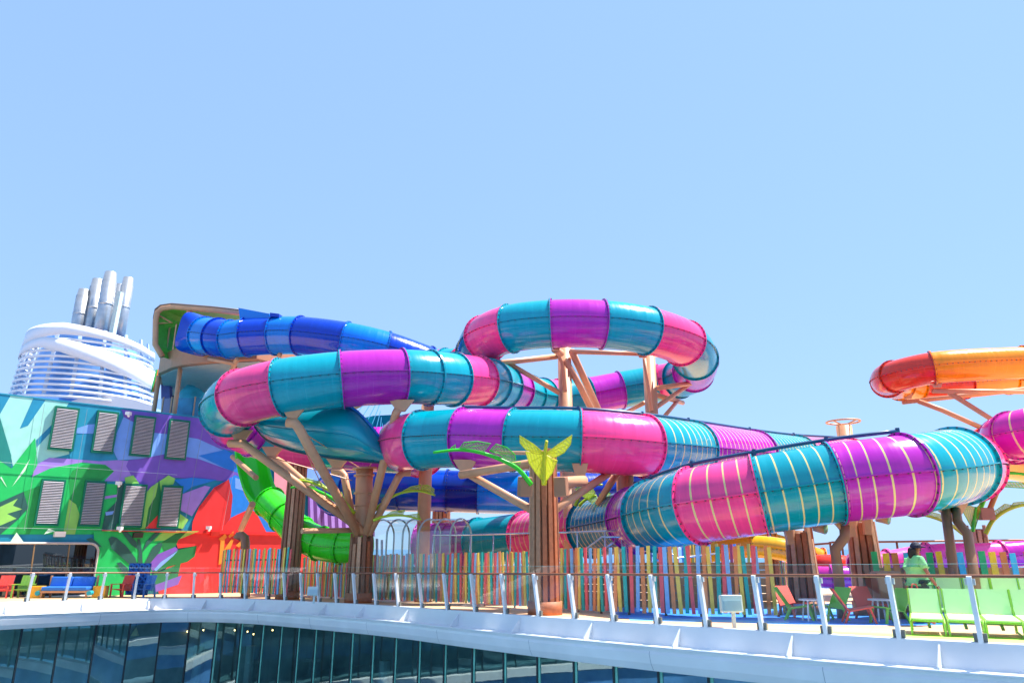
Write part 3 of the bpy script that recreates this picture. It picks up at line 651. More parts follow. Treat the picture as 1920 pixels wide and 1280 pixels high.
# louvred vents
slat_m = mat('louvre_slat', (.66, .63, .68), .35, metal=.2); lframe = mat('louvre_frame', srgb(0, 112, 84), .4)
def vent(tlp, brp):
    (ua, za), (ub, zb_) = wall_uv(wallpt(*tlp, 0)), wall_uv(wallpt(*brp, 0))
    w_, h_ = ub - ua, za - zb_; fo = .17
    f = MB()
    for (uu0, uu1, zz0, zz1) in ((ua, ub, za - .09, za), (ua, ub, zb_, zb_ + .09), (ua, ua + .09, zb_ + .09, za - .09), (ub - .09, ub, zb_ + .09, za - .09)):
        f.prism([wb(uu0, zz0, -fo), wb(uu1, zz0, -fo), wb(uu1, zz1, -fo), wb(uu0, zz1, -fo)], -WN * .2)
    fr_ = f.build('vent_frame', lframe, bld)
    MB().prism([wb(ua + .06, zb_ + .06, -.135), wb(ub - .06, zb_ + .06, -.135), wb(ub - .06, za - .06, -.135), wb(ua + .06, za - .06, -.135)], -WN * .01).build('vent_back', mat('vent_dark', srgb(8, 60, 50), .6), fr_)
    s_ = MB(); nn = 26
    for k in range(nn):
        z = zb_ + .1 + (h_ - .2) * (k + .5) / nn
        c0, c1 = wb(ua + .08, z, -fo + .0), wb(ub - .08, z, -fo + .0)
        s_.bar(c0, c1, .05, .012, up=(V((0, 0, 1)) + WN * .8).normalized())
    tag(s_.build('slats', slat_m, fr_), kind='stuff')
for (a, b2) in (((103, 761), (135, 846)), ((182, 769), (210, 851)), ((252, 778), (281, 857)), ((317, 785), (346, 863)),
                ((78, 897), (108, 986)), ((159, 900), (186, 987)), ((232, 906), (264, 989)), ((303, 909), (332, 990))): vent(a, b2)
for px, py in ((238, 776), (220, 906), (222, 990), (388, 989)):
    c = wallpt(px, py, .25); f = MB().box(c, (.22, .22, .16)); f.pole([c + V((0, 0, -.05)), c + WN * .12 + V((0, 0, -.16))], .06, 8); f.build('camera_housing', whitegloss, bld)
for px, py, m in ((110, 1001, whitegloss), (256, 1003, mat('black_box', (.02, .02, .02), .5)), (400, 1000, mm('red', (222, 22, 22)))):
    (ua, za) = wall_uv(wallpt(px, py)); MB().prism([wb(ua - .22, za - .12, -.3), wb(ua + .22, za - .12, -.3), wb(ua + .22, za + .12, -.36), wb(ua - .22, za + .12, -.36)], -WN * .3).build('flood_lamp', m, bld)
# wide glazed doorway
(ua, za), (ub, _) = wall_uv(wallpt(-140, 1017)), wall_uv(wallpt(186, 1020)); zf = DZ(35) + .0
poly = [(ua, zf), (ub - .05, zf)] + [(ub - .45 + .4 * math.cos(a), za - .4 + .4 * math.sin(a)) for a in [k * math.pi / 12 for k in range(7)]] + [(ua, za)]
MB().prism([wb(u, z, -.185) for u, z in poly], -WN * .02).build('door_glass', glassmat('door_dark_glass', (.05, .07, .08), 1.6, boost=1.6), bld)
MB().prism([wb(u, z, -.155) for u, z in poly], -WN * .02).build('door_backing', mat('door_dark', (.02, .022, .025), .5), bld)
MB().pole([wb(u, z, -.2) for u, z in poly], .06, 6).build('door_frame', mat('door_frame_beige', (.6, .52, .46), .4), bld)
for du in (1.2, 2.6): MB().bar(wb(ub - du, zf, -.2), wb(ub - du - .1, za, -.2), .05, .05).build('door_mullion', mat('door_mullion_gold', srgb(150, 120, 80), .4), bld)

# ------------------------------------------------------------------ platform tower over the mural building
brn = mat('platform_brown', srgb(190, 130, 96), .5, var=.05)
tw = thing('slide_tower', 'brown platform tower with canopy where the blue tube starts', 'tower', P(330, 780, 40))
def zof(py, Y): return P(0, py, Y).z
plan = [(299, 41), (321, 39.6), (340, 39), (395, 38.2), (480, 37.6), (560, 40), (560, 50), (320, 50)]
zt, zb_ = zof(652, 39.3), zof(687, 39.3)
MB().prism([V((P(px, 680, Y).x, Y, zb_)) for px, Y in plan], V((0, 0, zt - zb_))).build('platform', brn, tw, bevel=.04)
MB().prism([V((P(px, 680, Y).x, Y + .4, zb_ - .06)) for px, Y in plan], V((0, 0, .05))).build('soffit', mat('soffit_pale', (.45, .46, .42), .6), tw)
zr = zof(782, 41)
for (px, Y) in ((338, 39.6), (300, 42), (440, 39)):
    MB().pole([V((P(px, 690, Y).x, Y, zr - 1.5)), V((P(px, 690, Y).x, Y, zb_ + .1))], .13, 12).build('column', tan, tw, True)
MB().prism([P(302, 702, 44), P(318, 700, 44), P(318, 790, 44), P(302, 790, 44)], V((0, .4, 0))).build('side_wall', mat('tower_purple', srgb(96, 88, 150), .5), tw)
MB().prism([P(318, 712, 47), P(480, 712, 47), P(480, 790, 47), P(318, 790, 47)], V((0, .4, 0))).build('back_wall', mat('tower_dark', srgb(60, 40, 52), .6), tw)
MB().prism([P(400, 715, 46.5), P(440, 715, 46.5), P(440, 780, 46.5), P(400, 780, 46.5)], V((0, .3, 0))).build('back_panel', mat('tower_orange', srgb(170, 70, 30), .6), tw)
sky_cyan = mat('cyan_rock', srgb(60, 176, 196), .5, var=.2, vscale=2, bump=.6, bscale=4)
cyl = MB(); cyl.pole([P(365, 800, 42.5), P(363, 770, 42.5), P(360, 740, 42.6), P(366, 730, 42.7)], [1.0, .98, .78, .55], 20); cyl.build('rock_prop', sky_cyan, tw, True)
rail_blue = glassmat('rail_blue_glass', (.45, .70, .86), 1.45)
def mini_rail(pts, h, post_px_step=None):
    for i, p in enumerate(pts):
        MB().bar(p, p + V((0, 0, h)), .07, .07).build('rail_post', tan, tw)
        if i + 1 < len(pts):
            q = pts[i + 1]; g = MB().grid([[p.lerp(q, .04) + V((0, 0, .08)), p.lerp(q, .04) + V((0, 0, h * .95))], [p.lerp(q, .96) + V((0, 0, .08)), p.lerp(q, .96) + V((0, 0, h * .95))]]).build('rail_pane', rail_blue, tw)
pl = [V((P(px, 680, Y).x, Y, zt)) for px, Y in ((300, 40.9), (309, 40.4), (321, 39.7), (340, 39.1))]
mini_rail(pl, 1.55)
pl = [V((P(px, 780, Y).x, Y, zof(782, Y) - .1)) for px, Y in ((290, 43), (302, 41.4), (318, 40.6), (362, 40.2), (392, 40.2))]
mini_rail(pl, 1.3)
# canopy
fy = 39.4
fp = [P(304, 668, fy), P(291, 646, fy), P(292, 600, fy), P(295, 585, fy), P(304, 578, fy), P(325, 575, fy), P(400, 581, fy - .6), P(455, 587, fy - 1)]
MB().pole(fp, .16, 10).build('canopy_frame', tan, tw, True)
rows = [[p + V((0, .1, -.02)), p + (V((.25, 1.0, .0)) if i_ < 3 else V((.5, 2.5, .02))), p + (V((.5, 2.0, .0)) if i_ < 3 else V((1, 5, .05)))] for i_, p in enumerate(fp)]
MB().grid(rows).build('canopy_sheet', mat('canopy_green', srgb(90, 190, 70), .5, var=.2), tw)
MB().pole([p + V((-.1, -.05, .16)) for p in fp], .06, 6).build('canopy_edge', mat('canopy_edge', srgb(120, 100, 84), .5), tw, True)
MB().pole([P(296, 590, fy + .3), P(322, 605, fy + .4), P(298, 606, fy + .3)], .06, 8).build('canopy_brace', tan, tw)
MB().pole([P(355, 580, 39.4), P(355, 600, 39.4)], .16, 10).build('canopy_post', tan, tw)
# blue slide entry on the tower
bm_ = slidemat('blue', C['blue']); lb_ = slidemat('lblue', C['lblue'])
MB().prism([P(345, 597, 39.0), P(364, 597, 38.7), P(362, 652, 38.7), P(343, 652, 39.0)], V((.3, 1.0, 0))).build('entry_panel', bm_, tw)
ax = (P(408, 632, 36.6) - P(384, 629, 37.2)).normalized()
c0 = P(384, 629, 37.2)
fun = MB(); 
sd = ax.cross(V((0, 0, 1))).normalized(); up_ = sd.cross(ax)
rws = []
for k in range(7):
    w_ = k / 6; c = c0 - ax * .8 * (1 - w_) ; rr = 1.0 + .12 * (1 - w_) ** 2; sq = (1 - w_)
    ring = []
    for a in range(41):
        th = 2 * math.pi * a / 40; cx, sx = math.cos(th), math.sin(th)
        e_ = 1 - .55 * sq
        x = math.copysign(abs(cx) ** e_, cx) * rr; y = math.copysign(abs(sx) ** e_, sx) * rr
        ring.append(c + sd * x + up_ * y)
    rws.append(ring)
fun.grid(rws).build('entry_funnel', bm_, tw, True)
MB().prism([P(447, 577, 35.6), P(505, 588, 35.2), P(505, 598, 35.2), P(450, 602, 35.6)], V((.25, .9, 0))).build('slide_hatch', lb_, tw)
MB().prism([P(506, 586, 35.0), P(523, 588, 35.0), P(523, 594, 35.0), P(506, 593, 35.0)], V((.1, .6, 0))).build('slide_hatch', bm_, tw)
for a, b2 in (((445, 673, 36), (430, 700, 38.4)), ((392, 672, 37.5), (442, 682, 36.5)), ((525, 664, 35.6), (520, 680, 38))):
    MB().pole([P(*a), P(*b2)], .12, 10).build('support_arm', tan, tw, True)
for k, (px, c) in enumerate(((284, 'green'), (287, 'orange'), (290, 'red'), (293, 'blue'), (296, 'red'))):
    a = P(px, 735, 45 - k * .3); MB().bar(a, a + V((.12, 0, 1.5)), .12, .04).build('picket', mural[c], tw)

# ------------------------------------------------------------------ ship funnel far behind
fn = thing('ship_funnel', 'white ringed ship funnel with silver exhaust pipes behind the mural building', 'funnel', P(165, 800, 112))
FY = 112.0; pxm = FY / F / 1.02
def fcen(py): # centre px and half width px at a row of the funnel
    t = (750 - py) / 145.0
    return 158 + 18 * t, 128 - 22 * t
fwhite = mat('funnel_white', (.82, .84, .88), .4, var=.02); fcore = mat('funnel_core', srgb(70, 120, 200), .6); 
def fring(py, rs=1.0, tilt=0.04, n=48):
    cx, hw = fcen(py); c = P(cx, py, FY); hwm = hw * pxm * rs
    return [c + V((hwm * math.cos(a), -hwm * .8 * math.sin(a), hwm * math.cos(a) * -tilt)) for a in [2 * math.pi * k / n for k in range(n + 1)]]
for k in range(11):
    py = 660 + k * 10.2
    MB().pole(fring(py), .21, 6, caps=False).build('funnel_ring', fwhite, fn, True)
MB().grid([fring(760, .80), fring(700, .78), fring(640, .74)]).build('funnel_core', mat('funnel_core_b', srgb(112, 168, 236), .6, var=.3, vscale=.3), fn)
for k in range(16):
    a = 2 * math.pi * (k + .5) / 16; idx = int((k + .5) / 16 * 48)
    MB().bar(fring(760, .95)[idx], fring(636, .95)[idx], .5, .25).build('funnel_strut', mat('funnel_strut', (.45, .58, .78), .5), fn)
# swoosh band with the eye shaped gap
def band(zfun_t, zfun_b, rs):
    rows = []
    for k in range(61):
        a = math.pi * 2 * k / 60; x = math.cos(a); fr_ = math.sin(a)
        pt, pb = zfun_t(x, fr_), zfun_b(x, fr_); row = []
        for w_ in (0, .5, 1):
            py = pt + (pb - pt) * w_; cx, hw = fcen(py); c = P(cx, py, FY); hwm = hw * pxm * rs
            row.append(c + V((hwm * math.cos(a), -hwm * .8 * math.sin(a), 0)))
        rows.append(row)
    o = MB().grid(rows).build('funnel_band', fwhite, fn, True); o.modifiers.new('s', 'SOLIDIFY').thickness = .12
ft = lambda x, f: 644 + 14 * x * (x > 0) - 13 * f * (f > 0) * 1.0 - 6 * (f < 0) * -f
gap = lambda x: 24 * max(0.0, (x + .3) / 1.3) ** .8
abot = lambda x, f: ft(x, f) + 21 - 9 * x
band(lambda x, f: ft(x, f), abot, 1.05)
band(lambda x, f: abot(x, f) + gap(x), lambda x, f: abot(x, f) + 14 + 14 * (x + 1) * .5 + gap(x) * 1.35, 1.05)
cx, hw = fcen(745)
MB().add([P(122, 756, 106), P(150, 746, 106), P(185, 742, 106), P(220, 743, 106), P(255, 750, 106), P(290, 762, 106), P(290, 800, 106), P(120, 800, 106)], [(0, 1, 2, 3, 4, 5, 6, 7)]).build('deck_house_front', fwhite, fn)
MB().prism([P(122, 758, 106.1), P(185, 744, 106.1), P(290, 764, 106.1), P(290, 800, 106.1), P(120, 800, 106.1)], V((0, 6, 0))).build('deck_house', fwhite, fn)
steel = mat('exhaust_steel', (.52, .54, .56), .35, metal=.7, var=.12, vscale=1)
for (bx, by, tx, ty, r, dy) in ((138, 650, 158, 543, 10.5, -1), (162, 650, 184, 524, 11, 0), (184, 650, 208, 511, 11.5, -2), (204, 650, 226, 533, 8, 2), (219, 650, 241, 521, 10, 0)):
    a, b2 = P(bx, by, FY + dy), P(tx, ty, FY + dy); ax_ = b2 - a; r_ = r * pxm * 1.15
    e = MB().pole([a, a + ax_ * .88, a + ax_ * .881, b2], [r_, r_, r_ * .94, r_ * .82], 18).build('exhaust_pipe', steel, fn, True)
    MB().pole([a + ax_ * .55, a + ax_ * .58], r_ * 1.04, 18).build('pipe_collar', steel, e, True)
MB().bar(P(208, 640, FY - 4), P(226, 548, FY - 4), 1.0, .6).build('ladder_box', mat('funnel_pale_green', (.55, .66, .62), .5), fn)

# ------------------------------------------------------------------ wood clad columns, steel columns and struts
def clad(name, label, px, py_top, Y, d_top, d_bot, nrib=14, core_top=None, base=None):
    top = P(px, py_top, Y); bot = V((top.x, Y, DZ(Y)))
    root = thing(name, label, 'column', bot)
    H = top.z - bot.z
    MB().pole([bot, V((bot.x, Y, top.z - .12))], [d_bot / 2 - .09, d_top / 2 - .09], 16).build('core', brown_rib[0], root, True)
    MB().pole([bot, bot + V((0, 0, .35))], d_bot / 2 + .04, 20).build('plinth', brown_rib[2], root, True)
    for k in range(nrib):
        a = 2 * math.pi * (k + .5) / nrib; d = V((math.cos(a), math.sin(a), 0))
        jit = random.uniform(-.18, .02) if k % 3 else random.uniform(-.45, -.1)
        p0 = bot + d * (d_bot / 2 - .05) + V((0, 0, .3)); p1 = V((top.x, Y, top.z + jit)) + d * (d_top / 2 - .05)
        MB().bar(p0, p1, 2 * math.pi * d_bot / 2 / nrib * .62, .10, up=d).build('rib', random.choice(brown_rib), root)
    return root
def strut(root, pts, r, name='strut', m=None): return MB().pole([P(*p) for p in pts], r, 12).build(name, m or tan, root, True)
def saddle(root, c, Y, wd=1.0, dv=V((0, 0, 1))):
    p = P(c[0], c[1], Y)
    MB().prism([p + V((-wd / 2, -.06, .32)), p + V((wd / 2, -.06, .32)), p + V((.14, -.06, -.1)), p + V((-.14, -.06, -.1))], V((0, .12, 0))).build('saddle', tan, root)

P1c = clad('clad_column', 'tall wood clad column left of the steel strut column', 561, 852, 31.2, .78, .90)
P3c = clad('clad_column', 'wood clad column in front of the fence carrying the yellow leaf', 1018, 838, 20.5, .77, .86, 14)
P4c = clad('clad_column', 'leaning wood clad column under the striped teal segment', 1496, 986, 20.6, .72, .86, 14)
P5c = clad('clad_column', 'wood clad column under the striped purple segment', 1612, 970, 20.4, .72, .88, 14)
P6c = clad('clad_column', 'far wood clad column below the lime leaves at the right edge', 1828, 985, 27, .66, .74, 12)
P7c = clad('clad_column', 'short wood clad column top above the yellow slides', 1445, 1003, 34, .7, .8, 10)
P8c = clad('clad_column', 'dark wood clad column behind the lower blue tube', 830, 880, 40, .9, 1.1, 14)
for px, Y, pyt in ((1475, 20.2, 990), (1590, 20.0, 976), (1625, 20, 972)):
    par = P4c if px < 1550 else P5c
    p = P(px, pyt, Y); MB().bar(p + V((0, 0, .1)), P(px + (8 if px < 1600 else 1), pyt + 30, Y), .16, .18).build('head_bracket', tan, par)

# P2: clad foot with a steel tube above and six struts
P2c = clad('strut_column', 'steel column with clad foot and six spreading struts below the left loop', 679, 1000, 28.0, .86, .95, 14)
cp2 = [P(681, 1004, 28.0), P(682, 960, 28.0), P(683, 905, 28.0), P(684, 878, 28.0)]
MB().pole(cp2, .33, 18).build('steel_tube', tan, P2c, True)
MB().pole([P(684, 880, 28.0), P(684, 877, 28.0)], .48, 20).build('top_flange', tan, P2c)
for py in (892, 925, 948): MB().pole([P(683, py, 28), P(683, py - 3, 28)], .40, 18).build('collar', tan, P2c)
MB().pole([P(683, 925, 27.8), P(706, 925, 27.8)], .05, 8).build('stub', tan, P2c)
for pts, r, sd_ in (([(688, 1000, 27.8), (470, 842, 26.4), (458, 832, 26.6), (430, 831, 26.8)], .15, (450, 822)), ([(672, 1000, 27.8), (560, 802, 24.2), (553, 793, 24.2), (538, 791, 24.2)], .17, (549, 779)),
                    ([(686, 1002, 27.8), (742, 775, 24.8), (746, 768, 24.8)], .15, (752, 766)), ([(692, 1000, 27.8), (748, 892, 26.6), (756, 886, 26.8), (770, 886, 26.8)], .14, (762, 880)),
                    ([(664, 990, 28.4), (645, 890, 28.4), (640, 884, 28.6), (622, 884, 28.6)], .15, (632, 874)), ([(672, 992, 27.8), (530, 868, 29), (520, 862, 29.4), (500, 860, 29.4)], .14, (510, 852))):
    strut(P2c, pts, r); saddle(P2c, sd_, pts[-1][2], .9)
for a, b2 in (((552, 800, 24.2), (622, 950, 27.6)), ((560, 806, 24.3), (680, 880, 27.9)), ((744, 776, 24.8), (690, 880, 27.9)), ((636, 886, 28.5), (684, 884, 28.1)), ((470, 846, 26.4), (660, 900, 28.0))):
    MB().pole([P(*a), P(*b2)], .018, 5).build('tie_rod', tan, P2c)
MB().pole([P(566, 995, 26.6), P(680, 993, 28.6)], .1, 10).build('cross_pipe', tan, P2c)
MB().pole([P(480, 895, 31), P(436, 856, 35)], .12, 10).build('wall_strut', tan, P2c); MB().pole([P(473, 945, 31), P(452, 992, 34.5)], .14, 10).build('wall_strut', tan, P2c)
# P3 arms
for pts, r in (([(1014, 965, 20.5), (885, 892, 22.6), (878, 887, 22.8)], .12), ([(864, 890, 22.6), (1010, 866, 20.6)], .13), ([(1024, 966, 20.5), (1140, 888, 23.4)], .12), ([(1020, 906, 20.5), (1095, 901, 21.8)], .16), ([(1022, 936, 20.5), (1075, 905, 21.6)], .10), ([(1120, 945, 24.5), (1160, 885, 24)], .10), ([(930, 848, 21.4), (1010, 849, 20.5)], .05)):
    strut(P3c, pts, r)
saddle(P3c, (872, 880), 23.6, .8); saddle(P3c, (1088, 888), 22.4, .5)
for px, ang in ((984, .3), (1052, -.35)):
    c = P(px, 912, 19.3); MB().box(c, (.34, .3, .52), Matrix.Rotation(ang, 3, 'Z') @ Matrix.Rotation(.15, 3, 'X')).build('speaker_box', mat('speaker_tan', srgb(168, 118, 88), .5), P3c, bevel=.03)

def steelcol(label, px, py_top, Y, r, struts=(), base_py=None, ring=False):
    top = P(px, py_top, Y); bot = V((top.x, Y, DZ(Y)))
    root = thing('steel_column', label, 'column', bot)
    MB().pole([bot, top], r, 20).build('pole', tan, root, True)
    if ring:
        MB().pole([top + V((.85 * math.cos(a), .85 * math.sin(a), .22)) for a in [k * math.pi / 12 for k in range(25)]], .05, 6).build('top_ring', tan, root, True)
        for k in range(4): MB().bar(top, top + V((.82 * math.cos(k * 1.57 + .5), .82 * math.sin(k * 1.57 + .5), .22)), .06, .06).build('ring_spoke', tan, root)
    for pts, rr in struts: strut(root, pts, rr)
    return root
C1 = steelcol('thick tan steel column inside the upper loop, left one with most struts', 1058, 652, 31.5, .31, [
    ([(1044, 668, 30.8), (940, 680, 30), (926, 679, 30)], .13), ([(1048, 736, 31.2), (955, 682, 30.2)], .11), ([(1044, 658, 30.5), (1054, 680, 31), (1060, 735, 31.2)], .09), ([(1060, 675, 31), (1088, 725, 32), (1110, 770, 33)], .15),
    ([(1072, 658, 31), (1122, 768, 34)], .16), ([(1068, 659, 31), (1200, 663, 31)], .11), ([(1040, 655, 29.6), (1052, 662, 30.5)], .16)])
saddle(C1, (1042, 652), 29.0, .7)
C2 = steelcol('thick tan steel column inside the upper loop, right one under the pink segment', 1216, 664, 31.8, .29, [
    ([(1228, 728, 32), (1310, 716, 34)], .12), ([(1232, 762, 32), (1290, 722, 34)], .11), ([(1230, 740, 32.4), (1280, 755, 36)], .12), ([(1208, 672, 31), (1222, 770, 31.4)], .08), ([(1246, 780, 33), (1270, 752, 35)], .10), ([(1170, 775, 35), (1208, 755, 32.4)], .1)])
saddle(C2, (1205, 666), 29.2, .7); saddle(C2, (1300, 712), 33, .7)
C3 = steelcol('stout tan steel column below the solid pink segment', 1171, 880, 24.6, .30, [([(1155, 885, 24.6), (1120, 944, 25)], .09)])
C4 = steelcol('far tan steel column with an open ring on top', 1582, 798, 38, .40, [([(1600, 830, 38), (1640, 850, 39)], .1)], ring=True)
C5 = steelcol('tan steel column glimpsed between the two pink tubes on the left', 802, 760, 28.6, .26, [([(655, 768, 28), (690, 752, 27.4)], .09)])
C6 = steelcol('tan steel column hidden behind the middle tube near the yellow leaf', 1066, 882, 27, .24)
O3 = thing('slide_support_frame', 'tan pipe frame carrying the orange tube at the upper right', 'support', V((P(1990, 900, 33).x, 33, DZ(33))))
MB().pole([V((P(1990, 900, 33).x, 33, DZ(33))), P(1990, 690, 33)], .3, 16).build('pole', tan, O3, True)
for pts, r in (([(1750, 733, 30.4), (1990, 735, 32.6)], .11), ([(1692, 754, 34), (1990, 722, 33)], .11), ([(1722, 752, 33.8), (1765, 768, 33.4), (1990, 868, 33)], .12), ([(1780, 736, 30.8), (1990, 868, 32.6)], .11)): strut(O3, pts, r)
saddle(O3, (1757, 722), 30.2, .6); saddle(O3, (1702, 744), 34.6, .6)
for k, (px, Y, lab, pts) in enumerate(((1580, 19.0, 'bent brown post on the blue deck under the teal and purple joint', [(1583, 984, 18.8), (1584, 1006, 18.8), (1566, 1030, 18.9), (1570, 1060, 19)]), (1838, 17.8, 'bent brown post under the right turn beside the lime loungers', [(1792, 955, 19.2), (1796, 978, 19), (1814, 1000, 18.6), (1822, 1050, 18.2)]), (1797, 18.6, 'straight brown post under the right turn, left of the bent one', [(1772, 952, 19.2), (1783, 1030, 18.9)]))):
    b0 = onz(px, Y, 0); rt = thing('brown_post', lab, 'post', b0)
    MB().pole([P(*p) for p in pts] + [b0], .115 if k else .13, 14).build('post_tube', mat('post_brown', srgb(150, 106, 82), .45), rt, True)
    c = P(*pts[0]); MB().prism([c + V((-.35, -.05, .18)), c + V((.35, -.05, .18)), c + V((.12, -.05, -.12)), c + V((-.12, -.05, -.12))], V((0, .1, 0))).build('saddle', tan, rt)

# ------------------------------------------------------------------ leaf sculptures
def leaf(label, rib, webs, Y, m_rib, m_web, r=.06, foot=None):
    pts = flat(spline([P(*p) for p in rib], 6)); root = thing('leaf_sculpture', label, 'leaf sculpture', pts[0])
    nP = len(pts); MB().pole(pts, [r * (1 - .5 * k / (nP - 1)) for k in range(nP)], 8).build('rib', m_rib, root, True)
    for wv in webs:
        ps = [P(*p) for p in wv]; o = MB().prism(ps, V((0, .012, 0))).build('web', m_web, root)
        MB().pole(ps + [ps[0]], .012, 5).build('web_edge', m_rib, o)
        for q_ in ps[2:-1]:
            d_ = (q_ - ps[0]) * .94; MB().pole([ps[0] + d_ * .04, ps[0] + d_ * .5 + V((0, -.03, 0)), ps[0] + d_], .008, 5).build('vein', m_rib, o)
    return root
lime_rib = mat('leaf_lime', srgb(176, 204, 40), .3); green_rib = mat('leaf_green', srgb(60, 200, 40), .25); yel_rib = mat('leaf_yellow', srgb(214, 208, 30), .35)
web_y = webmat('web_yellow', srgb(216, 222, 60), .62); web_g = webmat('web_grey_green', srgb(150, 170, 120), .42); web_l = webmat('web_lime', srgb(190, 216, 96), .5)
leaf('green arching leaf reaching left from the front clad column', [(996, 908, 19.2), (970, 878, 19.0), (940, 862, 18.9), (900, 848, 18.8), (860, 843, 18.7), (812, 848, 18.6)],
     [[(918, 845, 18.8), (935, 850, 18.85), (955, 868, 18.95), (967, 862, 18.9), (966, 852, 18.9), (950, 838, 18.85), (930, 832, 18.8)], [(860, 842, 18.7), (905, 848, 18.8), (920, 831, 18.8), (895, 827, 18.75), (870, 829, 18.7)], [(845, 840, 18.7), (854, 842, 18.7), (854, 833, 18.7)], [(955, 868, 18.95), (974, 880, 19), (976, 866, 19)]], 19, green_rib, web_g, .07)
leaf('yellow moth shaped leaf facing front on the clad column', [(1020, 908, 19.2), (1021, 880, 19.0), (1022, 850, 18.7), (1025, 826, 18.5)],
     [[(1021, 850, 18.7), (1000, 832, 18.5), (974, 816, 18.4), (975, 830, 18.45), (985, 842, 18.55), (1005, 850, 18.65)], [(1023, 850, 18.7), (1045, 834, 18.5), (1073, 815, 18.4), (1070, 832, 18.45), (1058, 848, 18.55), (1040, 858, 18.65)],
      [(1021, 852, 18.72), (985, 846, 18.6), (992, 868, 18.8), (1004, 886, 18.9), (1019, 905, 19.15)], [(1023, 852, 18.72), (1036, 861, 18.7), (1045, 863, 18.8), (1036, 886, 18.95), (1022, 905, 19.15)]], 19, yel_rib, web_y, .075)
leaf('lime leaf arching left from the strut column', [(664, 962, 27.6), (640, 935, 27.3), (610, 915, 27.1), (575, 902, 27.0), (543, 900, 27.0)],
     [[(575, 902, 27.0), (612, 916, 27.1), (628, 925, 27.2), (600, 903, 27.1), (575, 896, 27.0)], [(543, 900, 27.0), (575, 902, 27.0), (574, 896, 27.0)], [(628, 925, 27.2), (650, 946, 27.4), (640, 922, 27.3)]], 25, lime_rib, web_l, .08)
leaf('lower green leaf arching left below the lime leaf', [(660, 962, 28.0), (640, 945, 28.0), (600, 922, 28.0), (560, 912, 28.0), (545, 914, 28.0)], [[(560, 912, 28.0), (600, 922, 28.0), (590, 912, 28.0)]], 25, green_rib, web_l, .08)
leaf('lime leaf arching right from the strut column', [(697, 962, 27.6), (715, 945, 27.3), (745, 926, 27.1), (785, 920, 27.0), (816, 928, 27.0)],
     [[(745, 926, 27.1), (785, 920, 27.0), (790, 908, 27.0), (770, 912, 27.0)], [(788, 920, 27.0), (814, 926, 27.0), (814, 916, 27.0), (803, 909, 27.0), (793, 909, 27.0)], [(715, 945, 27.3), (742, 926, 27.1), (730, 920, 27.1), (716, 936, 27.2)]], 25, lime_rib, web_l, .07)
leaf('lime leaf lying low right of the strut column', [(700, 975, 27), (720, 968, 27), (755, 966, 27), (790, 974, 27)], [[(720, 968, 27), (755, 966, 27), (760, 956, 27), (735, 958, 27)], [(758, 966, 27), (790, 974, 27), (785, 962, 27)]], 27, lime_rib, web_l, .06)
for k, (lab, rib) in enumerate((('pale lime leaf cluster frond left of the stout column', [(1078, 948, 25), (1090, 925, 25), (1110, 910, 25), (1130, 908, 25)]), ('bright green frond right in the cluster by the stout column', [(1120, 945, 25), (1135, 934, 25), (1150, 928, 25)]), ('small lime frond low in the cluster by the stout column', [(1085, 948, 25.4), (1100, 935, 25.4), (1118, 928, 25.4)]))):
    a, b2, c = rib[1], rib[2], rib[-1]
    leaf(lab, rib, [[a, b2, (b2[0] - 12, b2[1] - 12 + 4 * k, 25.2), (a[0] - 12, a[1] - 8, 25.2)], [a, b2, (b2[0] + 6, b2[1] + 14, 25.2), (a[0] + 14, a[1] + 12, 25.2)]], 25, [lime_rib, green_rib, lime_rib][k], web_l, .06)
leaf('lime leaf arching left below the striped purple segment', [(1808, 1002, 25.6), (1780, 982, 25.2), (1750, 970, 25), (1720, 963, 25)], [[(1750, 970, 25), (1780, 982, 25.2), (1770, 966, 25.1), (1742, 958, 25)], [(1720, 963, 25), (1748, 969, 25), (1740, 958, 25)]], 25, lime_rib, web_l, .07)
leaf('yellow green leaf facing front on the far right column', [(1824, 995, 26), (1826, 975, 25.8), (1830, 950, 25.6)], [[(1824, 993, 26), (1805, 958, 25.6), (1812, 946, 25.6), (1828, 950, 25.6)], [(1828, 992, 26), (1832, 950, 25.6), (1838, 944, 25.6), (1838, 958, 25.6)]], 26, green_rib, web_y, .07)
leaf('lime leaf arching right out of the right picture edge', [(1848, 1000, 26), (1862, 975, 25.8), (1890, 955, 25.6), (1930, 945, 25.4), (1980, 950, 25.4)], [[(1866, 972, 25.8), (1890, 955, 25.6), (1902, 947, 25.6), (1884, 944, 25.6), (1864, 958, 25.7)], [(1893, 953, 25.6), (1930, 945, 25.4), (1940, 938, 25.4), (1900, 942, 25.5)]], 26, lime_rib, web_l, .08)
leaf('upper green leaf at the right picture edge', [(1835, 960, 27), (1860, 905, 26.6), (1880, 888, 26.4), (1930, 890, 26.2), (1980, 900, 26.2)], [[(1872, 912, 26.4), (1920, 915, 26.3), (1960, 918, 26.2), (1940, 905, 26.2), (1890, 903, 26.3)]], 26, green_rib, web_l, .09)
for k, (a, b2, c) in enumerate((((1850, 968, 26), (1876, 905, 27), (1890, 870, 28)), ((1808, 992, 26), (1785, 970, 26), (1758, 952, 26)))):
    strut(P6c, [a, b2, c], .09, 'arm', mat('arm_ochre', srgb(196, 140, 66), .5))
MB().box(P(1848, 963, 25.8), (.5, .3, .42)).build('speaker_box', mat('speaker_tan', srgb(168, 118, 88), .5), P6c, bevel=.03)
